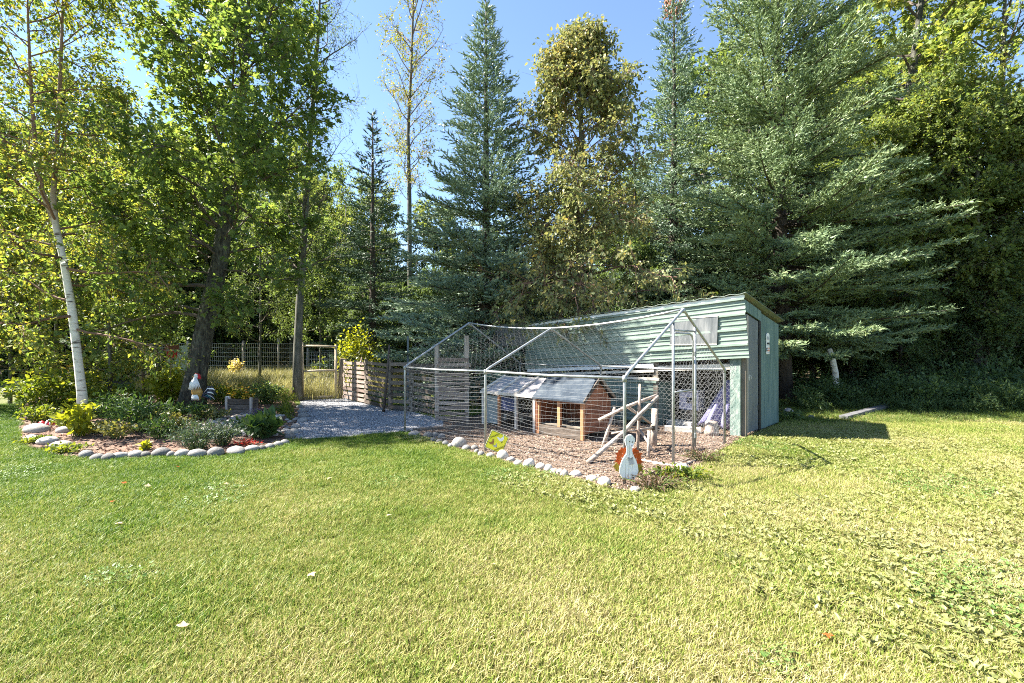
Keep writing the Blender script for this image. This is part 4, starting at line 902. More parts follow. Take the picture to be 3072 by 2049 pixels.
MB().prism([sq(x, z, .005) for x, z in rdiamond(.172, .016)], ey * .003).build('face', M['yellow'], ys)
MB().tube([sq(.0, -.15, -.012), Vector((sq(0, -.15).x + .02, sq(0, 0).y + .02, 0))], .006, 6).build('stake', M['wire'], ys)
def text(s, size, mat, parent, fn, name='lettering', depth=.0012):
    """letters as thin raised mesh; fn(x,y,out) -> world"""
    cu = bpy.data.curves.new('t', 'FONT'); cu.body = s; cu.size = size; cu.align_x = 'CENTER'; cu.resolution_u = 3; cu.extrude = depth
    to = bpy.data.objects.new('t', cu); COL.objects.link(to); dg = bpy.context.evaluated_depsgraph_get(); me = bpy.data.meshes.new_from_object(to.evaluated_get(dg))
    bpy.data.objects.remove(to); o = origin(parent)
    for v in me.vertices: v.co = fn(v.co.x, v.co.y, v.co.z) - o
    me.materials.clear(); me.materials.append(mat); return link(name, me, parent)
text('CHICKEN', .034, M['black'], ys, lambda x, y, z: sq(x, y + .082, .008 + z))
text('CROSSING', .034, M['black'], ys, lambda x, y, z: sq(x, y - .108, .008 + z))
def bird(cx, cz, s, mat, fl=1):
    o = [(-.5, .1), (-.62, .45), (-.35, .22), (.05, .16), (.2, .45), (.36, .52), (.45, .4), (.36, .34), (.34, .05), (.2, -.22), (-.1, -.3), (-.4, -.15)]
    MB().prism([sq(cx + fl * x * s, cz + z * s, .008) for x, z in o], ey * .003).build('hen_print', mat, ys)
    for lx in (-.05, .1): MB().bar(sq(cx + fl * lx * s, cz - .28 * s, .008), sq(cx + fl * lx * s, cz - .5 * s, .008), .06 * s, .003, ex).build('leg_print', M['black'], ys)
bird(-.062, .018, .085, M['brownbird'], 1); bird(.065, .012, .10, M['white'], -1); bird(-.035, -.045, .06, M['greyprint'], 1)

# white slatted hen on stakes
hc = at(1887, 1440, 4.97); hn = thing('hen_ornament', Vector((hc.x, hc.y, 0)), 'white slatted wooden hen garden stake with orange maple leaf wings', 'ornament')
k_ = 4.97 / F * .1404                                   # metres per pixel of the close look at it
def hp(x, y, o=0): return Vector((hc.x + (x - 620) * k_, hc.y - o, hc.z + (1140 - y) * k_))
prof = [(175, 30), (200, 70), (240, 98), (290, 106), (350, 98), (400, 80), (450, 62), (520, 58), (580, 75), (640, 105), (720, 150), (800, 178), (880, 195), (950, 205), (1000, 190), (1060, 150), (1130, 122)]
cxs = lambda y: 640 - (y - 175) * .035
cuts = [-220, -70, 0, 70, 220]
for i in range(4):
    runs = [[]]
    for yy in range(175, 1131, 10):
        w = float(np.interp(yy, [q[0] for q in prof], [q[1] for q in prof])); x0, x1 = max(cuts[i] + 3, -w), min(cuts[i + 1] - 3, w)
        if x1 - x0 > 4: runs[-1].append((cxs(yy) + x0, cxs(yy) + x1, yy))
        elif runs[-1]: runs.append([])
    for rn in runs:
        if len(rn) > 1: MB().prism([hp(a_, y) for a_, b_, y in rn] + [hp(b_, y) for a_, b_, y in reversed(rn)], (0, .016, 0)).build('slat', M['white'], hn)
MB().prism([hp(560, 990, -.014), hp(700, 990, -.014), hp(700, 930, -.014), hp(560, 930, -.014)], (0, .012, 0)).build('batten', M['palewood'], hn)
MB().prism([hp(600, 400, -.014), hp(680, 400, -.014), hp(680, 350, -.014), hp(600, 350, -.014)], (0, .012, 0)).build('batten', M['palewood'], hn)
for x, y in ((628, 315), (688, 325)): MB().lathe([(.006, -.004), (.007, 0), (.004, .004)], 8, hp(x, y, .010), Matrix.Rotation(math.radians(90), 3, 'X')).build('eye', M['black'], hn)
MB().prism([hp(640, 375, .018), hp(705, 400, .018), hp(690, 450, .030), hp(650, 420, .018)], (0, .012, 0)).build('beak', M['greyprint'], hn)
for dx, fl in ((-30, -1), (30, 1)): MB().prism([hp(630, 665, .014), hp(630 + fl * 55, 630, .016), hp(630 + fl * 60, 690, .016), hp(630 + fl * 12, 690, .014)], (0, .008, 0)).build('bow', surf('checked ribbon', [(.05, .05, .05), (.5, .5, .5)], 300, rough=.8, bump=0, pos=[.45, .55]), hn)
MB().bar(hp(650, 690, .014), hp(675, 800, .014), .05, .004, (1, 0, 0)).build('bow_tail', M['greyprint'], hn)
for x in (500, 545, 655): MB().tube([hp(x, 1000, -.012), Vector((hp(x, 0).x, hc.y + .012, 0))], .004, 6).build('stake', M['palletdark'], hn)
def mleaf(x, y, s, ang, mat):
    o = [(0, 0), (.22, .10), (.16, .22), (.48, .28), (.40, .42), (.62, .58), (.36, .58), (.38, .74), (.16, .68), (0, 1.0), (-.16, .68), (-.38, .74), (-.36, .58), (-.62, .58), (-.40, .42), (-.48, .28), (-.16, .22), (-.22, .10)]
    c, s_ = math.cos(ang), math.sin(ang); b = MB(); vs = [hp(x, y, -.018) + Vector(((px_ * c - py_ * s_) * s, .03 * s * (px_ * 8) ** 2 * .2, (px_ * s_ + py_ * c) * s)) for px_, py_ in o]
    b.prism(vs, (0, .0015, 0)); b.build('leaf', mat, hn)
for x, y, s, a, m_ in ((540, 600, .095, .5, 'orange'), (520, 640, .105, 1.25, 'orange'), (500, 720, .095, 1.75, 'orange'), (710, 600, .09, -.5, 'orange'), (730, 660, .11, -1.15, 'orange'), (755, 740, .10, -1.7, 'orange'), (440, 860, .085, 1.55, 'olive'), (460, 900, .07, 2.0, 'olive'), (780, 870, .09, -1.5, 'olive'), (790, 900, .08, -2.0, 'olive')): mleaf(x, y, s, a, M[m_])

# rooster by the maple
rk = .1148 * 10.2 / F; rc = gp(600, 1246); rc.y = 10.2; rc.x = (600 - CX) * 10.2 / F
rs = thing('rooster_ornament', Vector((rc.x, rc.y, 0)), 'painted metal rooster with white hackles and dark curled tail before the maple trunk', 'ornament')
def rp(x, y, o=0): return Vector((rc.x + (x - 523) * rk, rc.y - o, H - ((1080 + y * .1148) - HY) * 10.2 / F))
bodyprof = []
b = MB(); rings = []; nn = 12
for y, cx_, w in ((720, 430, 95), (780, 440, 135), (850, 450, 142), (920, 455, 130), (990, 460, 95), (1050, 470, 45)):
    rings.append([rp(cx_ + math.cos(t) * w, y, math.sin(t) * w * rk * .55) for t in [2 * math.pi * i / nn for i in range(nn)]])
vs = [p for r in rings for p in r]; b.add(vs, [(i * nn + k, i * nn + (k + 1) % nn, (i + 1) * nn + (k + 1) % nn, (i + 1) * nn + k) for i in range(len(rings) - 1) for k in range(nn)] + [tuple(range(nn)), tuple(reversed(range(5 * nn, 6 * nn)))])
b.build('body', M['gold'], rs, True)
b = MB(); b.lathe([(.004, 0), (50 * rk, 20 * rk), (62 * rk, 65 * rk), (48 * rk, 110 * rk), (8 * rk, 130 * rk)], 10, rp(425, 490)); b.build('head', M['white'], rs, True)
for i in range(13):
    t = i / 12; a = -1 + 2 * t; top = rp(430 + a * 28, 455, .035 + .02 * (1 - a * a)); bot = rp(410 + a * 160, 775 - 25 * a * a, .03 + .10 * (1 - a * a)); mid = top.lerp(bot, .55) + Vector((0, -.02, .01))
    MB().tube([top, mid, bot], [.010, .020, .003], 5).build('hackle', M['white'], rs, True)
for i in range(6):
    a = -1 + 2 * i / 5; MB().tube([rp(455 + a * 50, 900, .085), rp(455 + a * 75, 980, .10 - .03 * abs(a)), rp(450 + a * 85, 1055, .06)], [.014, .02, .003], 5).build('belly_feather', M['white'], rs, True)
for i in range(7):
    t = -.35 + .33 * i; c = rp(425, 455); tip = c + Vector((math.sin(t + .2) * .115, 0, math.cos(t + .2) * .095))
    MB().tube([c, c.lerp(tip, .6), tip], [.012, .022, .006], 6).build('comb', M['red'], rs, True)
for x in (345, 365): MB().tube([rp(x + 15, 500), rp(x, 545), rp(x - 10, 590)], [.01, .022, .008], 6).build('wattle', M['red'], rs, True)
MB().tube([rp(375, 440), rp(330, 435)], [.018, .002], 6).build('beak', M['gold'], rs, True)
MB().lathe([(.008, -.004), (.009, 0), (.003, .005)], 8, rp(400, 430, .05), Matrix.Rotation(math.radians(90), 3, 'X')).build('eye', M['black'], rs)
for i, (mx_, my_, tx, ty, m_) in enumerate(((740, 700, 880, 720, 'navy'), (760, 745, 930, 790, 'white'), (760, 775, 985, 890, 'navy'), (770, 800, 960, 920, 'darkteal'), (750, 840, 900, 900, 'white'), (730, 860, 935, 1000, 'navy'), (720, 895, 900, 1030, 'white'), (710, 920, 830, 1050, 'darkteal'), (700, 950, 770, 1040, 'navy'))):
    MB().tube([rp(585, 985, .02 * (i % 3)), rp(655, 900 + (my_ - 850) * .3, .02 * (i % 3)), rp(mx_, my_, .02 * (i % 3)), rp((mx_ + tx) / 2 + 25, (my_ + ty) / 2 - 18, .02 * (i % 3)), rp(tx, ty, .02 * (i % 3))], [.012, .02, .024, .02, .004], 5).build('tail_plume', M[m_], rs, True)
for x in (430, 490):
    f = Vector((rp(x, 0).x, rc.y, 0)); MB().tube([rp(x, 1030), f + Vector((0, 0, .02))], .008, 6).build('leg', M['black'], rs)
    for a in (-.6, 0, .6): MB().tube([f + Vector((0, 0, .015)), f + Vector((-.07 * math.cos(a), -.07 * math.sin(a), .005))], [.007, .003], 5).build('toe', M['black'], rs)
# striped red and white ornament on the mulch
ro_ = gp(152, 1276); rr_ = thing('red_ornament', ro_, 'small red and white painted ornament lying on the mulch', 'ornament')
b = MB(); b.lathe([(.11, 0), (.10, .03), (.065, .085), (.02, .125), (.004, .135)], 10, ro_ + Vector((.03, 0, .01))); b.build('cap', M['red'], rr_, True)
b = MB(); b.lathe([(.085, 0), (.08, .03), (.05, .07), (.01, .09)], 10, ro_ + Vector((-.13, -.03, .01))); b.build('cap', M['red'], rr_, True)
for a in (-1.9, -1.1, -2.6): MB().tube([ro_ + Vector((.03 + .107 * math.cos(a), .107 * math.sin(a), .02)), ro_ + Vector((.03 + .07 * math.cos(a), .07 * math.sin(a), .098)), ro_ + Vector((.03, 0, .15))], [.012, .012, .005], 5).build('stripe', M['white'], rr_, True)

# planter
pb = gp(718, 1247); pl = thing('planter_box', pb, 'weathered slatted wooden planter crate full of orange and red flowers', 'planter')
W_, D_, Hh = .52, .30, .38
for j in range(3):
    z = .07 + j * .125
    MB().box(pb + Vector((0, 0, z)), (W_, .02, .115)).build('slat', M['palletdark'], pl); MB().box(pb + Vector((0, D_, z)), (W_, .02, .115)).build('slat', M['palletdark'], pl)
    for s in (-1, 1): MB().box(pb + Vector((s * W_ / 2, D_ / 2, z)), (.02, D_ - .03, .115)).build('slat', M['palletdark'], pl)
for s in (-1, 1): MB().box(pb + Vector((s * (W_ / 2 + .02), -.02, .21)), (.045, .05, .42)).build('corner_post', M['post'], pl)
MB().box(pb + Vector((0, D_ / 2, .30)), (W_ - .04, D_ - .04, .04)).build('soil', M['soil'], pl)
plant('flower_clump', pb + Vector((0, D_ / 2, .32)), .26, .14, .26, 260, .07, 'ovate', M['l_bush'], 'orange and red flowers spilling over the top of the wooden planter', 'flowers', None, 14, 41, top=(M['l_flower'], 40, .055))
o = MB().bar(gp(684, 1246), gp(684, 1246) + Vector((0, 0, .44)), .075, .06, (1, 0, 0)).build('white_post', M['white']); tag(o, 'short chipped white post against the side of the planter', 'post')
# bird house on a pole, behind the bright shrub
bp_ = at(515, 1060, 14.0); bh = thing('birdhouse', Vector((bp_.x, bp_.y, 0)), 'red birdhouse with dark roof on a pole behind the maple', 'birdhouse')
k14 = 14.0 / F
MB().tube([Vector((bp_.x, bp_.y, 0)), Vector((bp_.x, bp_.y, at(0, 1070, 14).z))], .035, 8).build('pole', M['post'], bh)
MB().box(at(516, 1062, 14), (.20, .18, .22)).build('box', M['red'], bh)
z_ = at(0, 1049, 14).z
MB().prism([Vector((bp_.x - .14, bp_.y, z_)), Vector((bp_.x + .16, bp_.y, z_)), Vector((bp_.x + .14, bp_.y, z_ + .14)), Vector((bp_.x - .12, bp_.y, z_ + .14))], (0, .24, 0)).build('roof', M['redwood'], bh)
MB().lathe([(.022, -.002), (.022, .002)], 10, at(516, 1062, 13.905), Matrix.Rotation(math.radians(90), 3, 'X')).build('entrance', M['black'], bh)
p0 = at(590, 1100, 14.5); o = MB().tube([Vector((p0.x - .1, 14.5, 0)), at(583, 1050, 14.5), at(594, 983, 14.5)], [.06, .055, .05], 8).build('leaning_post', M['post'], None, True); tag(o, 'pale leaning pole standing behind the mossy maple trunk', 'post')
p0 = at(522, 1075, 15.2); b = MB()
b.prism([at(500, 1110, 15.2), at(562, 1110, 15.2), at(562, 1036, 15.2), at(500, 1040, 15.2)], (0, .03, 0)); 
gb = thing('garden_screen', Vector((p0.x, 15.2, 0)), 'pale green weathered panel standing beyond the birdhouse', 'panel')
b.build('board', surf('pale green board', [(.30, .40, .32), (.42, .52, .42)], 4, rough=.8), gb)
for x in (505, 557): MB().bar(Vector((at(x, 0, 15.25).x, 15.26, 0)), at(x, 1040, 15.26), .06, .05, (1, 0, 0)).build('leg', M['post'], gb)

# ------------------------------------------------------------------ fences and gate
def wire_fence(p, q, h, sp, hsp, r, label, posts, postm='post', z0=.05, lean=0):
    p, q = Vector(p), Vector(q); t = thing('wire_fence', p.lerp(q, .5), label, 'fence'); L = (q - p).length; b = MB(); n = int(L / sp)
    for i in range(n + 1):
        c = p.lerp(q, i / n); b.tube([c + Vector((0, 0, z0)), c + Vector((0, 0, h))], r, 3, cap=False)
    m = int((h - z0) / hsp)
    for j in range(m + 1):
        z = h - j * hsp; b.tube([p.lerp(q, i / 12) + Vector((0, 0, z - .015 * math.sin(i * 1.9))) for i in range(13)], r, 3, cap=False)
    b.build('wire_mesh', M['wire'], t)
    d = (q - p).normalized()
    for f, ph in posts: MB().tube([p.lerp(q, f) + Vector((0, .05, 0)), p.lerp(q, f) + Vector((0, .05, ph))], [.05, .045], 8).build('post', M[postm], t, True)
    return t
wire_fence((-16.6, 19.9, 0), (-8.95, 19.3, 0), 1.78, .088, .19, .0052, 'galvanised welded wire fence on round posts behind the meadow', ((0, 1.9), (.33, 1.9), (.66, 1.9), (.865, 2.0), (1, 1.95)))
wire_fence((-9.9, 22.0, 0), (-4.2, 21.4, 0), 1.46, .10, .2, .0052, 'farther low wire fence seen through the gate opening', ((0, 1.6), (.5, 1.6), (1, 1.6)))
gl, gr = gp(907, 1201), gp(1008, 1197)
gt = thing('garden_gate', gl.lerp(gr, .5), 'light wooden gate frame with wire mesh beside the bare dark trunk', 'gate')
for p, h_ in ((gl, 1.72), (gr, 1.66)): MB().tube([p, p + Vector((0, 0, h_ / 2)), p + Vector((.0, 0, h_))], [.05, .045, .04], 8).build('stile', M['gatewood'], gt, True)
for z0, z1 in ((1.62, 1.60), (.86, .88), (.06, .09)): MB().tube([gl + Vector((0, -.02, z0)), gl.lerp(gr, .5) + Vector((0, -.02, (z0 + z1) / 2 + .01)), gr + Vector((0, -.02, z1))], .032, 7).build('rail', M['gatewood'], gt, True)
b = MB()
for i in range(13): c = gl.lerp(gr, (i + .5) / 13); b.tube([c + Vector((0, 0, .1)), c + Vector((0, 0, 1.42))], .0026, 3, cap=False)
for j in range(8): b.tube([gl + Vector((0, 0, .1 + .188 * j)), gr + Vector((0, 0, .1 + .188 * j))], .0026, 3, cap=False)
b.build('wire_mesh', M['wire'], gt)
p = gp(1022, 1196); o = MB().tube([p, p + Vector((.05, 0, .7)), p + Vector((.09, 0, 1.24))], [.12, .11, .105], 10).build('gate_post', M['timber'], None, True); tag(o, 'thick brown log gate post between the gate and the pallet fence', 'post')
p = gp(875, 1202) ; 
p = gp(1041, 1201); o = MB().bar(p, p + Vector((.20, .18, .58)), .16, .025, (1, 0, -.35)).build('leaning_board', M['white']); tag(o, 'white painted board leaning at the foot of the pallet fence', 'board')
def pallet(pl_, pr_, z0, z1, n, label, mat, posts=(0, .5, 1), sw_=.095, postm='post', pt=None, drop=0, jit=.012):
    pl_, pr_ = Vector(pl_), Vector(pr_); t = thing('pallet_fence', pl_.lerp(pr_, .5), label, 'fence'); d = (pr_ - pl_).normalized(); nrm = Vector((d.y, -d.x, 0))
    for j in range(n):
        z = z0 + (z1 - z0) * j / (n - 1); o = rnd.uniform(-jit, jit); e0 = rnd.uniform(-.04, .04); e1 = rnd.uniform(-.04, .04)
        MB().bar(pl_ + d * e0 + nrm * .045 + Vector((0, 0, z + o)), pr_ + d * e1 + nrm * .045 + Vector((0, 0, z - drop + rnd.uniform(-jit, jit))), sw_ * rnd.uniform(.85, 1.1), .018).build('slat', M[mat], t)
    for k, f in enumerate(posts):
        h_ = (pt[k] if pt else z1 + .08); c = pl_.lerp(pr_, f); MB().bar(c, c + Vector((rnd.uniform(-.02, .02), 0, h_)), .085, .06, d).build('post', M[postm], t)
    return t
pA, pB = gp(1312, 1263), gp(1408, 1265)
t = pallet(pA, pB, .08, 1.30, 13, 'reddish grey slatted pallet screen between two tall posts inside the run', 'pallet', (0, .93), .075, 'post', (1.62, 1.80))
b = MB(); dd = (pB - pA).normalized(); hexnet(b, lambda u, v: pA + dd * u + Vector((0, -.02, v)), -.55, .70, 1.36, 1.66, .05, .0012, .004); b.build('hex_wire', M['wire'], t)
pallet(gp(1236, 1236), gp(1310, 1250), .10, 1.14, 8, 'dark pallet panel of gapped slats behind the tube corner of the run', 'palletdark', (0, 1), .085, 'ply')
pallet(gp(1172, 1233), gp(1234, 1237), .10, 1.16, 8, 'shadowed pallet panel with wide gaps beside the leaning pole', 'palletdark', (0, 1), .09, 'ply')
pallet(gp(1100, 1214), gp(1170, 1229), .10, 1.16, 9, 'sloping pallet panel of dark slats beyond the gravel', 'palletdark', (0, 1), .085, 'ply', None, .04)
pallet(gp(1034, 1199), gp(1098, 1212), .10, 1.12, 9, 'pallet panel coloured paler for the sun on it next to the log gate post', 'pallet', (0, .5, 1), .085, 'post')  # lighter wood than its neighbours paints the sun on this panel
p = gp(1150, 1238); o = MB().tube([p, p.lerp(at(1167, 1034, p.y), .5) + Vector((.02, 0, 0)), at(1168, 1034, p.y)], [.035, .03, .022], 7).build('leaning_pole', M['palletdark'], None, True); tag(o, 'dark thin pole leaning upright against the pallet fence', 'pole')
p = gp(1073, 1208); o = MB().tube([p, p + Vector((.02, 0, .7)), p + Vector((.12, 0, 1.3))], [.03, .03, .02], 7).build('leaning_pole', M['timber'], None, True); tag(o, 'crooked brown stick standing against the sunlit pallet panel', 'pole')
p = at(1224, 1100, 12.5); o = MB().bar(Vector((p.x, 12.5, 0)), Vector((p.x, 12.5, at(0, 1008, 12.5).z)), .05, .03, (1, 0, 0)).build('metal_post', surf('blue grey steel post', [(.08, .11, .14), (.16, .20, .24)], 5, rough=.5), None); tag(o, 'tall thin blue grey steel fence post behind the pallet fence', 'post')
# plank in the shade at the wood's edge
p, q = gp(2530, 1262), gp(2680, 1222); o = MB().bar(p + Vector((0, 0, .07)), q + Vector((0, 0, .09)), .07, .16).build('plank', M['plank']); tag(o, 'long grey plank lying on the grass at the edge of the wood', 'plank')
p = at(2504, 1128, 12.6); o = MB().tube([Vector((p.x + .05, 12.6, 0)), at(2506, 1120, 12.6), at(2497, 1075, 12.6), at(2488, 1046, 12.6)], [.085, .08, .072, .06], 9).build('birch_snag', M['birchbark'], None, True); tag(o, 'broken white birch snag standing in the dark wood behind the shed', 'snag')
# fallen leaves on the lawn
ml = [leaf_mesh('fallen', np.zeros((1, 3)), np.array([[0, 1., .12]]), np.array([[.1, 0, 1.]]), [1.], 'maple', leafmat('fallen leaf %d' % i, c, .3, (1, .9, .6))) for i, c in enumerate(([(.45, .07, .02), (.5, .11, .03)], [(.5, .36, .20), (.62, .5, .34)]))]
for px, py, k in ((378, 1448, 0), (442, 1459, 1), (537, 1400, 0), (679, 1452, 1), (330, 1505, 0), (982, 1435, 1), (352, 1568, 1), (932, 1719, 1), (548, 1880, 1), (1160, 1545, 1), (1480, 1690, 1), (2484, 1900, 0)):
    p = gp(px, py, .05); o = link('fallen_leaf', ml[k], None, p, (rnd.uniform(-.3, .3), rnd.uniform(-.3, .3), rnd.uniform(0, 6)), (rnd.uniform(.04, .058),) * 3)
    tag(o, 'fallen orange-red leaf lying on the lawn' if k == 0 else 'pale dry fallen leaf lying on the lawn', 'leaf', 'orange fallen leaves' if k == 0 else 'pale fallen leaves')
# ------------------------------------------------------------------ trees that can be told apart
def poly(pts, d): return [at(x, y, d) for x, y in pts]
# birch at the left, two stems
d = 9.5; base = Vector(((250 - CX) * d / F, d, 0))
tr = [base] + poly([(246, 1180), (237, 1100), (216, 930), (190, 780), (168, 680), (160, 590), (170, 450), (180, 250), (187, 60), (191, -90)], d)
st = [tr[5]] + poly([(125, 570), (106, 450), (92, 250), (84, 60), (80, -70)], d)
broadleaf('birch_tree', base, tr, [.098, .084, .076, .068, .060, .054, .048, .040, .032, .024, .010], 'white-trunked birch with two reddish upper stems in the garden bed', 'tree', None, M['birchbark'], M['redtwig'], M['l_birch'], 'ovate', .085,
          52, lambda t: 2.1 * (1 - .4 * t) + .3, lambda t: .45 if t > .45 else .0, .26, 1.0, 7, 6, 11, (0, 0, .15), 3, .45, .12, [(st, [.055, .045, .036, .03, .02, .008])])
# big maple
d = 11.4; base = Vector(((574 - CX) * d / F, d, 0))
tr = [base] + poly([(586, 1130), (612, 1000), (630, 920), (655, 800), (672, 690), (690, 560), (705, 450), (725, 300), (738, 170), (744, 60), (746, -70)], d)
ex = [(at(622, 955, d), (-.9, -.35, .10), 2.6, .05, (-.1, 0, -.35)), (at(625, 930, d), (-.8, .5, .05), 2.6, .05, (0, 0, -.3)), (at(628, 910, d), (.75, -.4, .15), 1.6, .04, (0, 0, -.25)), (at(640, 860, d), (-.6, -.7, .1), 2.2, .05, (0, 0, -.35)), (at(660, 760, d), (-.85, -.4, .3), 2.6, .05, (0, 0, -.15)), (at(672, 690, d), (-.6, -.6, .65), 1.9, .05, (0, 0, 0)), (at(690, 560, d), (-.8, -.2, .7), 2.9, .06, (0, 0, .1)), (at(690, 560, d), (.8, -.2, .6), 2.0, .06, (0, 0, .1))]
broadleaf('maple_tree', base, tr, [.31, .245, .22, .205, .185, .165, .145, .12, .10, .075, .05, .012], 'big dark-trunked maple leaning beside the metal rooster', 'tree', None, M['bark'], M['twig'], M['l_maple'], 'maple', .12,
          50, lambda t: 2.6 - 1.0 * abs(t - .55), lambda t: .05 + .6 * t, .34, 1.0, 9, 6, 9, (0, 0, .05), 8, .3, extra=ex)
# bare-topped ash with the dark lower trunk by the gate
d = 13.3; base = Vector(((893 - CX) * d / F, d, 0))
tr = [base] + poly([(892, 1060), (899, 900), (912, 700), (925, 500), (940, 300), (955, 100), (964, -120)], d)
broadleaf('ash_tree', base, tr, [.145, .12, .108, .095, .08, .062, .045, .015], 'tall thin half-bare tree rising beside the wooden gate', 'tree', None, M['greybark'], M['twig'], M['l_green'], 'lance', .09,
          42, lambda t: 1.9 - .5 * t, lambda t: .35 + .35 * t, .30, 1.0, 7, 5, 9, (0, 0, .25), 14, .3, .5)
# slender poplar turning yellow
d = 19; base = Vector(((1230 - CX) * d / F, d, 0))
tr = [base] + poly([(1230, 900), (1228, 600), (1224, 400), (1234, 200), (1240, 0), (1246, -190)], d)
broadleaf('poplar_tree', base, tr, [.115, .105, .088, .072, .056, .04, .012], 'slender poplar with sparse yellow leaves behind the dark spruce', 'tree', None, M['greybark'], M['redtwig'], M['l_sparse'], 'ovate', .085,
          44, lambda t: 2.0 * (1 - .45 * abs(t - .7) * 2), lambda t: .85, .32, 1.0, 7, 5, 6, (0, 0, .2), 21, .2, .15)
# turning birch above the shed roof
d = 12.9; base = Vector(((1742 - CX) * d / F, d, 0))
tr = [base] + poly([(1742, 850), (1738, 650), (1746, 450), (1742, 330), (1738, 220), (1735, 120)], d)
ex = [(at(1742, 880, d), (-.75, -.75, .10), 3.4, .035, (-.05, 0, -.45)), (at(1742, 860, d), (-.35, -1, .12), 3.2, .035, (0, 0, -.45)), (at(1742, 850, d), (.15, -1, .15), 3.2, .035, (0, 0, -.42)), (at(1742, 840, d), (.6, -.9, .15), 3.5, .035, (0, 0, -.40)), (at(1742, 800, d), (-.6, -.9, .05), 2.8, .03, (0, 0, -.5)), (at(1742, 780, d), (.1, -1, 0), 2.6, .03, (0, 0, -.5)),
      (at(1742, 850, d), (-.1, -1, .1), 3.4, .03, (0, 0, -.42)), (at(1742, 830, d), (.35, -1, .1), 3.4, .03, (0, 0, -.42)), (at(1742, 700, d), (-.4, -.9, -.1), 2.0, .03, (0, 0, -.3)), (at(1742, 700, d), (.3, -.9, -.1), 2.0, .03, (0, 0, -.3)), (at(1742, 900, d), (-.9, -.6, .2), 3.2, .03, (0, 0, -.4)), (at(1742, 870, d), (-.55, -.95, .2), 3.3, .03, (0, 0, -.42)), (at(1742, 890, d), (.8, -.7, .2), 3.2, .03, (0, 0, -.4)), (at(1742, 640, d), (-.7, -.7, 0), 2.2, .03, (0, 0, -.3)), (at(1742, 600, d), (.7, -.7, 0), 2.1, .03, (0, 0, -.3)), (at(1742, 560, d), (-.2, -1, 0), 2.1, .03, (0, 0, -.3))]
broadleaf('birch_tree', base, tr, [.15, .12, .10, .085, .06, .035, .012], 'birch with orange and yellow top drooping over the shed roof', 'tree', None, M['greybark'], M['redtwig'], M['l_mix'], 'ovate', .105,
          66, lambda t: 2.1 * (1 - 1.6 * max(0, t - .48)) , lambda t: .35 + .25 * t, .18, 1.0, 9, 6, 10, (0, 0, .05), 29, .55, .03, extra=ex)
# young trees filling the space behind the bed
def sapling(px, d, h, seed, leafm, shape, leaf, label, spread=1.5, t0=.12, lpt=10):
    base = Vector(((px - CX) * d / F, d, 0)); rg_ = random.Random(seed); tr = [base + Vector((.12 * math.sin(i + seed) * i / 6, .1 * math.cos(i * 1.4 + seed) * i / 6, h * i / 6)) for i in range(7)]
    return broadleaf('sapling', base, tr, [.05, .045, .04, .034, .026, .018, .006], label, 'tree', None, M['greybark'], M['twig'], leafm, shape, leaf, 26, lambda t: spread * (1.15 - .7 * t), lambda t: .1 + .5 * t, t0, 1.0, 6, 6, lpt, (0, 0, 0), seed, .35, .05, trunk_sides=7)
sapling(30, 12.6, 6.2, 201, M['l_birch'], 'ovate', .10, 'young birch with yellow-green leaves over the shaded far bed')
sapling(330, 12.2, 5.6, 202, M['l_birch'], 'ovate', .10, 'yellow-leaved young birch between the white birch and the maple')
sapling(430, 15.6, 6.6, 203, M['l_green'], 'maple', .12, 'young green maple behind the birdhouse')
sapling(170, 14.2, 7.5, 204, M['l_birch'], 'ovate', .11, 'taller young birch behind the loose green shrub', 1.9)
sapling(-120, 11.5, 6.5, 205, M['l_birch'], 'ovate', .10, 'young birch at the outer end of the garden bed', 1.7)
sapling(780, 16.5, 7.0, 206, M['l_green'], 'lance', .11, 'thin young ash with light green leaves in the meadow', 1.4, .25)
sapling(960, 17.5, 6.4, 207, M['l_green'], 'ovate', .10, 'airy young tree beyond the garden gate', 1.3, .3)
# spruces
def env(pts):
    xs = [p[0] for p in pts]; ys = [p[1] for p in pts]
    return lambda f: float(np.interp(f, xs, ys))
spruce('blue_spruce', Vector(((1458 - CX) * 13.4 / F, 13.4, 0)), 11.75, env(((0, 3.1), (.25, 2.75), (.45, 2.05), (.62, 1.4), (.8, .78), (.92, .38), (1, .08))), 'tall conical blue-green spruce with a pointed top behind the run', None, M['needle'], 31, .5, .27, 13, 1.3, nlen=.065)
spruce('dark_spruce', Vector(((1118 - CX) * 16.5 / F, 16.5, 0)), 9.95, env(((0, 2.0), (.3, 1.8), (.6, 1.15), (.85, .5), (1, .05))), 'narrow dark spruce with a visible trunk behind the pallet fence', None, M['needle3'], 37, .8, .36, 10, 1.3, sparse=.06, trunk_r=.14)
spruce('ragged_spruce', Vector(((2022 - CX) * 16.0 / F, 16.0, 0)), 13.9, env(((0, 2.3), (.45, 1.9), (.62, 1.35), (.72, 1.0), (.8, .75), (.9, .75), (.96, .55), (1, .2))), 'ragged club-topped spruce carrying red-brown cones', None, M['needle'], 43, 1.5, .32, 12, 1.25, up=.05, cone=140)
spruce('great_spruce', Vector(((2350 - CX) * 13.6 / F, 13.6, 0)), 16.2, env(((0, 3.2), (.18, 3.5), (.35, 3.45), (.5, 2.9), (.65, 2.2), (.8, 1.4), (1, .1))), 'huge spreading green spruce overhanging the back of the shed', None, M['needle2'], 47, 1.6, .32, 12, 1.5, nlen=.07, lean=(-.3, 0))
spruce('dark_spruce', Vector(((1905 - CX) * 17.5 / F, 17.5, 0)), 9.6, env(((0, 2.2), (.4, 1.7), (.8, .6), (1, .05))), 'dark spruce filling the gap between the turning birch and the ragged spruce', None, M['needle3'], 53, .8, .42, 8, 1.1)
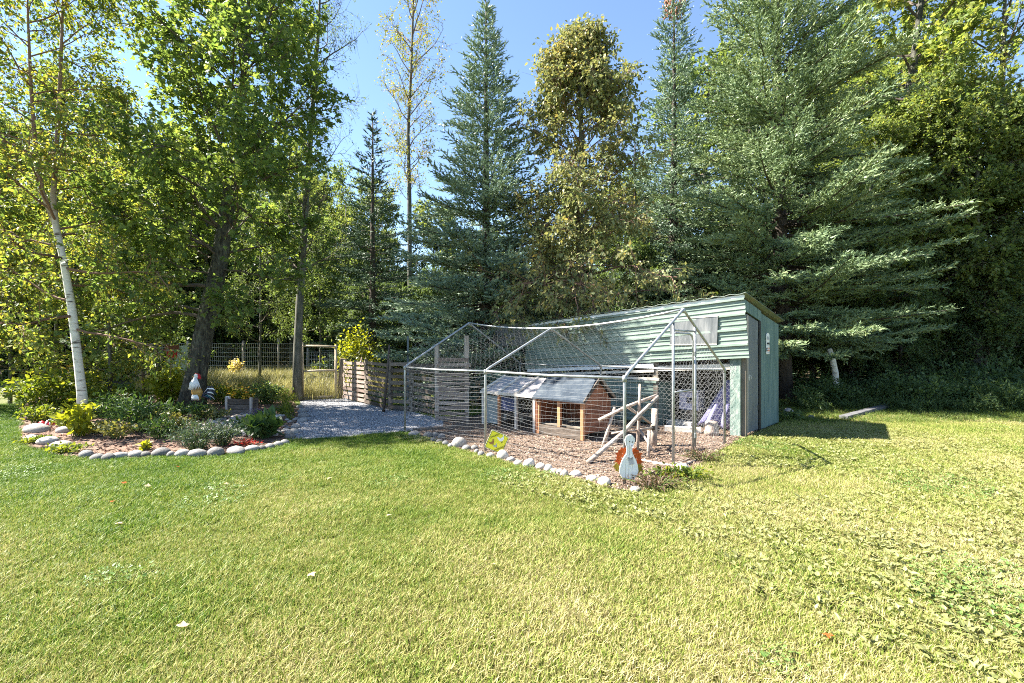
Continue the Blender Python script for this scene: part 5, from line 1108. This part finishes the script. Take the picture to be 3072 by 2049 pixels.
# yellowing trees at the right
d = 16.5; base = Vector(((2668 - CX) * d / F, d, 0))
tr = [base] + poly([(2664, 1050), (2668, 850), (2680, 640), (2700, 420), (2740, 200), (2770, -50), (2790, -300)], d)
broadleaf('yellowing_maple', base, tr, [.27, .23, .21, .19, .16, .12, .07, .02], 'dark-trunked maple with a yellowing top to the side of the great spruce', 'tree', None, M['bark'], M['twig'], M['l_yellow'], 'maple', .16,
          44, lambda t: 3.5 - 1.6 * abs(t - .6), lambda t: .25 + .5 * t, .2, 1.0, 10, 6, 9, (0, 0, .1), 61, .3, .05)
d = 15.5; base = Vector(((3010 - CX) * d / F, d, 0))
tr = [base] + poly([(3010, 900), (3020, 650), (3000, 400), (3010, 150), (3020, -150)], d)
broadleaf('yellowing_birch', base, tr, [.2, .17, .14, .11, .07, .02], 'golden birch with open sunny crown at the outer corner of the wood', 'tree', None, M['greybark'], M['twig'], M['l_yellow'], 'ovate', .13,
          40, lambda t: 3.0 - 1.2 * abs(t - .5), lambda t: .2 + .5 * t, .12, 1.0, 10, 6, 9, (0, 0, .05), 67, .35, .12)
# ------------------------------------------------------------------ the wood behind: a few kinds, repeated
O3 = Vector((0, 0, 0))
def proto_tree(name, h, label, leafm, shape, leaf, seed, spread, nl=30, t0=.15, bark='bark', lpt=16, group='trees of the wood behind the clearing'):
    tr = [Vector((.1 * math.sin(i * 1.3 + seed), .1 * math.cos(i * 1.7 + seed), h * i / 7)) for i in range(8)]; tr[0] = Vector((0, 0, 0))
    return broadleaf(name, O3, tr, [h * .014 * (1.12 - i / 7) + .01 for i in range(8)], label, 'tree', group, M[bark], M['twig'], leafm, shape, leaf,
                     nl, lambda t: spread * (1.1 - .9 * abs(t - .5)), lambda t: .2 + .5 * t, t0, 1.0, 10, 5, lpt, (0, 0, .05), seed, .3, .02, sublen=.5, twiglen=(.3, .7))
pt = [proto_tree('forest_maple', 13, 'broad green maple deep in the wood', M['l_forest'], 'rhomb', .18, 71, 3.5, 38, .15),
      proto_tree('forest_birch', 12, 'slim pale-stemmed birch deep in the wood', M['l_forest'], 'rhomb', .14, 73, 2.2, 38, .18, 'greybark'),
      proto_tree('forest_alder', 8.5, 'bushy dark alder filling the wood edge', M['l_dark'], 'rhomb', .14, 79, 2.5, 40, .05, 'twig', 17)]
ps = spruce('forest_spruce', O3, 12, env(((0, 2.4), (.3, 2.0), (.6, 1.3), (1, .05))), 'dark spruce deep in the wood', 'trees of the wood behind the clearing', M['needle3'], 83, .6, .45, 8, .95, nlen=.075)
protos = pt + [ps]; used = [False] * 4
KINDS = ('broad green maples', 'slim pale-stemmed birches', 'bushy dark alders', 'dark forest spruces')
KIND = ('broad green maple', 'slim pale-stemmed birch', 'bushy dark alder', 'dark forest spruce')
def put(k, px, d, s, rz=None):
    o = protos[k] if not used[k] else copy_tree(protos[k]); used[k] = True
    o.location = ((px - CX) * d / F, d, 0); o.rotation_euler = (0, 0, rz if rz is not None else rnd.uniform(0, 6.28)); o.scale = (s, s, s * rnd.uniform(.93, 1.08))
    where = 'behind the white birch' if px < 480 else 'beyond the welded wire fence' if px < 1060 else 'behind the conical blue-green spruce' if px < 1640 else 'behind the shed and its spruces' if px < 2420 else 'past the teal end of the shed'
    o['label'] = KIND[k] + ' ' + ('far off ' if d > 31 else '') + where; o['group'] = KINDS[k] + ' ' + where; return o
for k, px, d, s in ((0, -250, 19, .95), (1, 60, 22, 1.0), (0, 250, 25, 1.05), (1, 420, 21.5, .9), (0, 560, 27, .95), (1, 700, 25, 1.0), (0, 820, 31, 1.1), (1, 960, 28, .98), (3, 1040, 26, .75), (1, 1130, 30, .92), (0, 1300, 30, .72), (1, 880, 24, .8), (1, 620, 22.5, .85), (1, 1040, 23, .7), (3, 1250, 24, .55), (3, 1600, 22, .62), (3, 1760, 20, .72), (1, 1880, 24, .85),
                (0, 2120, 22, 1.05), (3, 2250, 20, 1.1), (0, 2480, 22, 1.15), (1, 2560, 19, 1.05), (0, 2720, 24, 1.15), (3, 2830, 19.5, .85), (1, 3200, 18, 1.0), (0, 3400, 20, 1.1), (3, 3600, 18, 1.0), (3, -60, 24, .95), (3, 340, 28, 1.0), (0, -500, 20, 1.1), (3, -700, 22, 1.1), (1, -350, 25, 1.0),
                (2, 120, 23.5, .72), (2, 330, 22.5, .7), (2, 520, 23.0, .68), (2, 660, 23.5, .66), (2, 780, 24, .62), (2, 900, 25.5, .6), (2, 1010, 24.5, .55), (2, 1090, 19.5, .48), (2, 1200, 18.5, .46), (2, 1320, 19, .5), (2, 1560, 18, .55), (2, 1680, 17.5, .6), (2, 1860, 16.2, .6), (2, 2120, 17, .7),
                (2, 2440, 16.0, .72), (2, 2560, 15.0, .62), (2, 2700, 14.6, .48), (2, 2820, 15.2, .55), (2, 2960, 14.0, .45), (2, 3080, 14.5, .52), (2, 3250, 13.5, .7), (2, 3450, 14, .8), (2, -40, 19.5, .62), (2, -250, 20, .7),
                (1, 2620, 15.4, .78), (1, 2790, 15.0, .8), (1, 2930, 14.4, .75), (0, 2720, 18, .8), (1, 3110, 14.2, .8), (0, 1480, 40, .9), (0, 1000, 42, 1.0), (1, 1150, 44, 1.0), (0, 640, 40, 1.2), (0, 1750, 36, 1.0), (0, 330, 40, 1.3), (0, 60, 38, 1.3), (0, 2300, 34, 1.3), (0, 2640, 36, 1.2)):
    put(k, px, d, s)
# the far wood, one mass
dw = np.random.default_rng(77); nw = 150
W = np.stack([dw.uniform(-70, 62, nw), dw.uniform(27, 62, nw), np.zeros(nw)], 1)
far = [src('pattern', pt[2].children[k].data) for k in range(3) if pt[2].children[k].name.startswith('crown')]
scatter('distant_wood', W, far, 'distant green wood closing off the view between the nearer trunks', 'wood', .55, .95, .03, 78)
W = np.stack([dw.uniform(-26, 24, 70), dw.uniform(23.5, 29, 70), np.full(70, -.2)], 1)
scatter('wood_undergrowth', W, far, 'dense undergrowth beneath the trees of the wood', 'undergrowth', .26, .42, .05, 79)
# understory at the wood's edge
bush = plant('understory_bush', O3, .75, .6, .85, 900, .08, 'ovate', M['l_dark'], 'low leafy bush in the shade along the edge of the wood', 'bush', 'bushes along the edge of the wood', 20, 91)
fern = plant('fern_clump', O3, .55, .5, .55, 420, .13, 'lance', M['l_dark'], 'low fern clump in the shade along the edge of the wood', 'fern', 'ferns along the edge of the wood', 16, 92)
first = [True, True]
def putp(i, px, d, s):
    pr = (bush, fern)[i]; o = pr if first[i] else copy_tree(pr); first[i] = False
    o.location = ((px - CX) * d / F, d, 0); o.rotation_euler = (0, 0, rnd.uniform(0, 6.28)); s *= rnd.uniform(.6, 1.0); o.scale = (s, s, s * rnd.uniform(.7, 1.3))
    where = 'in the far bed behind the birch' if px < 200 else 'along the foot of the wire fence' if px < 1000 else 'behind the grey plank' if px < 2700 else 'in the shade past the grey plank'
    o['label'] = ('low leafy bush ' if i == 0 else 'low fern clump ') + where; o['group'] = ('bushes ' if i == 0 else 'ferns ') + where
for px, d, s in ((2420, 11.6, .9), (2480, 12.2, 1.1), (2560, 12.4, 1.0), (2620, 12.0, 1.15), (2700, 11.8, 1.05), (2760, 11.5, 1.3), (2830, 11.7, 1.2), (2900, 11.4, 1.25), (2960, 11.2, 1.3), (3030, 11.4, 1.45), (3100, 11.2, 1.3), (3200, 11.5, 1.4), (3320, 11.6, 1.4), (2660, 13, 1.5), (2860, 12.8, 1.6), (3000, 12.6, 1.7), (2540, 13.4, 1.4), (2440, 13.6, 1.5), (3150, 12.9, 1.7), (2500, 12.0, 1.2), (2520, 12.2, 1.2)): putp(0, px, d, s)
for px, d, s in ((2440, 11.1, .8), (2530, 11.5, .9), (2600, 11.4, .8), (2680, 11.2, .9), (2740, 11.0, .9), (2810, 11.1, .9), (2880, 10.9, 1.0), (2940, 10.8, .9), (3010, 10.9, 1.1), (3070, 10.8, 1.0), (3160, 10.9, 1.0)): putp(1, px, d, s)
for px, d, s in ((20, 20.6, 1.3), (70, 21, 1.5), (110, 20.4, 1.1), (-40, 20.5, 1.4), (640, 23, 1.2), (760, 23.2, 1.3), (870, 23, 1.2)): putp(0, px, d, s)

# ------------------------------------------------------------------ plants of the garden
def bedplants():
    for i, (px, py, rx, h, m_, sh, lf, lb) in enumerate(((120, 1272, .45, .42, 'l_bush', 'ovate', .08, 'sprawling sunny weeds beside the red ornament'), (300, 1252, .5, .5, 'l_bed', 'ovate', .09, 'mid-green leafy clump behind the birch foot'), (480, 1318, .40, .42, 'l_bed', 'lance', .11, 'dark narrow-leaved clump in the shade of the bed'), (350, 1318, .34, .30, 'l_pale', 'ovate', .07, 'grey-green low clump on the open mulch'), (530, 1300, .42, .34, 'l_pale', 'ovate', .07, 'pale low cushion before the maple roots'),
            (205, 1288, .36, .34, 'l_bush', 'ovate', .07, 'yellowish weeds around the pale stone'), (640, 1262, .40, .30, 'l_pale', 'ovate', .06, 'silvery cushion at the edge of the river stones'), (850, 1246, .28, .26, 'l_bush', 'ovate', .06, 'small green cushion by the flat edging stones'), (740, 1290, .26, .26, 'l_bed', 'ovate', .08, 'small leafy green clump in the river stones'), (400, 1215, .6, .55, 'l_bush', 'ovate', .08, 'loose green undergrowth behind the perennials'), (310, 1206, .6, .55, 'l_bush', 'ovate', .08, 'loose yellow-green undergrowth near the path through the bed'), (560, 1206, .4, .5, 'l_bush', 'ovate', .08, 'green undergrowth round the root of the maple'), (100, 1330, .3, .12, 'l_bush', 'ovate', .05, 'small weeds between the pale boulders'), (200, 1360, .34, .14, 'l_bush', 'ovate', .05, 'weeds trailing over the mulch onto the lawn'))):
        plant('bed_plant', gp(px, py), rx, rx * .75, h, int(900 * rx), lf, sh, M[m_], lb, 'plant', None, 20, 300 + i)
bedplants()
def gl_(px, py): return gp(px, py)
plant('yellow_green_shrub', gl_(150, 1250), 1.0, .7, 1.15, 1500, .11, 'ovate', M['l_bush'], 'sunny yellow-green shrub beside the birch trunk', 'shrub', None, 30, 101)
plant('yellow_green_shrub', gl_(250, 1222), .9, .6, .95, 900, .10, 'ovate', M['l_bush'], 'loose green shrub just behind the birch trunk', 'shrub', None, 22, 102)
plant('peony_bush', gl_(420, 1297), .62, .5, .68, 900, .13, 'lance', M['l_bed'], 'dark green leafy perennial in the middle of the mulched bed', 'plant', None, 26, 103)
plant('peony_bush', gl_(350, 1262), .6, .5, .62, 700, .12, 'lance', M['l_bed'], 'taller dark green perennial behind the mulched patch', 'plant', None, 22, 104)
plant('low_evergreen', gl_(590, 1352), .42, .36, .48, 1500, .055, 'lance', M['l_sage'], 'dusty blue-green low shrub at the stone edging', 'shrub', None, 34, 105, up=1.4)
plant('low_evergreen', gl_(668, 1338), .34, .3, .40, 1100, .055, 'lance', M['l_sage'], 'smaller blue-green low shrub next to the river stones', 'shrub', None, 28, 106, up=1.4)
plant('hosta', gl_(790, 1316), .34, .3, .42, 130, .22, 'ovate', M['l_bed'], 'broad-leaved green hosta among the river stones', 'plant', None, 16, 107, up=1.2)
plant('golden_hosta', gl_(232, 1312), .30, .25, .62, 120, .17, 'ovate', M['l_bright'], 'yellow-green broad-leaved plant at the foot of the birch', 'plant', None, 14, 108)
plant('golden_shrub', gl_(505, 1222), .62, .5, 1.12, 900, .12, 'ovate', M['l_bright'], 'bright golden shrub beside the maple trunk', 'shrub', None, 24, 109)
plant('flower_bush', gl_(670, 1215), .62, .4, .62, 620, .09, 'ovate', M['l_bush'], 'tangle of yellow-flowered plants behind the rooster tail', 'plant', None, 20, 110, top=(M['l_flower'], 46, .035))
plant('green_bush', gl_(800, 1214), .6, .45, .66, 800, .09, 'ovate', M['l_green'], 'rounded green bush behind the planter', 'shrub', None, 24, 111)
plant('green_bush', gl_(858, 1222), .35, .3, .48, 420, .08, 'lance', M['l_bush'], 'wispy yellow-green plant left of the dark gate trunk', 'plant', None, 18, 112)
plant('fern', gl_(600, 1262), .34, .3, .42, 300, .12, 'lance', M['l_bed'], 'green fern at the feet of the rooster', 'plant', None, 16, 113)
plant('fern', gl_(545, 1258), .36, .3, .40, 300, .12, 'lance', M['l_bed'], 'green fern at the root of the maple', 'plant', None, 16, 114)
plant('pale_groundcover', gl_(470, 1268), .6, .35, .22, 420, .09, 'ovate', M['l_pale'], 'pale silvery groundcover behind the dark perennial', 'plant', None, 22, 115)
plant('pale_groundcover', gl_(300, 1300), .40, .3, .20, 260, .09, 'ovate', M['l_pale'], 'pale low groundcover beside the birch foot', 'plant', None, 18, 116)
plant('purple_flower', gl_(772, 1252), .18, .14, .22, 160, .06, 'lance', M['l_purple'], 'small purple flowering clump beside the planter', 'flowers', None, 14, 117)
plant('yellow_flower', gl_(436, 1352), .10, .08, .16, 30, .09, 'ovate', M['l_bright'], 'tiny yellow and white flower at the stone edging', 'flowers', None, 8, 118)
plant('iris_clump', gl_(868, 1262), .16, .14, .34, 60, .30, 'blade', M['l_bush'], 'small clump of grassy leaves by the gravel edge', 'plant', None, 10, 119, up=2.2)
plant('heather', gl_(1965, 1470), .42, .24, .20, 700, .045, 'lance', M['l_heath'], 'brown heathery weeds at the foot of the white hen', 'weeds', None, 24, 120)
plant('heather', gl_(2110, 1385), .36, .2, .18, 420, .045, 'lance', M['l_heath'], 'dry brown weeds by the run corner post', 'weeds', None, 18, 121)
plant('weed_clump', gl_(2040, 1440), .45, .2, .16, 320, .06, 'ovate', M['l_bush'], 'green weeds along the end of the run', 'weeds', None, 18, 122)
plant('sunflower', Vector((at(704, 0, 18.2).x, 18.2, 0)), .35, .3, 1.5, 260, .13, 'ovate', M['l_tan'], 'tall faded plant with pale heads in front of the wire fence', 'plant', None, 12, 123)
plant('sunflower', Vector((at(962, 0, 18.5).x, 18.5, 0)), .4, .3, 1.35, 300, .13, 'ovate', M['l_bush'], 'tall leafy plant seen through the gate', 'plant', None, 12, 124)
plant('vine', gp(1072, 1203) + Vector((0, .15, 0)), .55, .25, 1.55, 520, .09, 'ovate', M['l_pale'], 'pale leafy vine climbing the sunlit pallet panel', 'vine', None, 24, 125)
plant('vine', gp(1062, 1196) + Vector((0, .3, 0)), .75, .4, 2.5, 900, .11, 'ovate', M['l_bright'], 'bright green sapling leaning over the gate post', 'sapling', None, 22, 126, low=.45)
plant('red_foliage', gl_(735, 1338), .26, .12, .09, 140, .06, 'lance', M['l_redfl'], 'low red-leaved plant at the stone edging', 'plant', None, 12, 127)
plant('shade_weed', gl_(2370, 1262), .3, .25, .22, 160, .09, 'ovate', M['l_dark'], 'dark weeds at the foot of the teal wall', 'weeds', None, 14, 128)
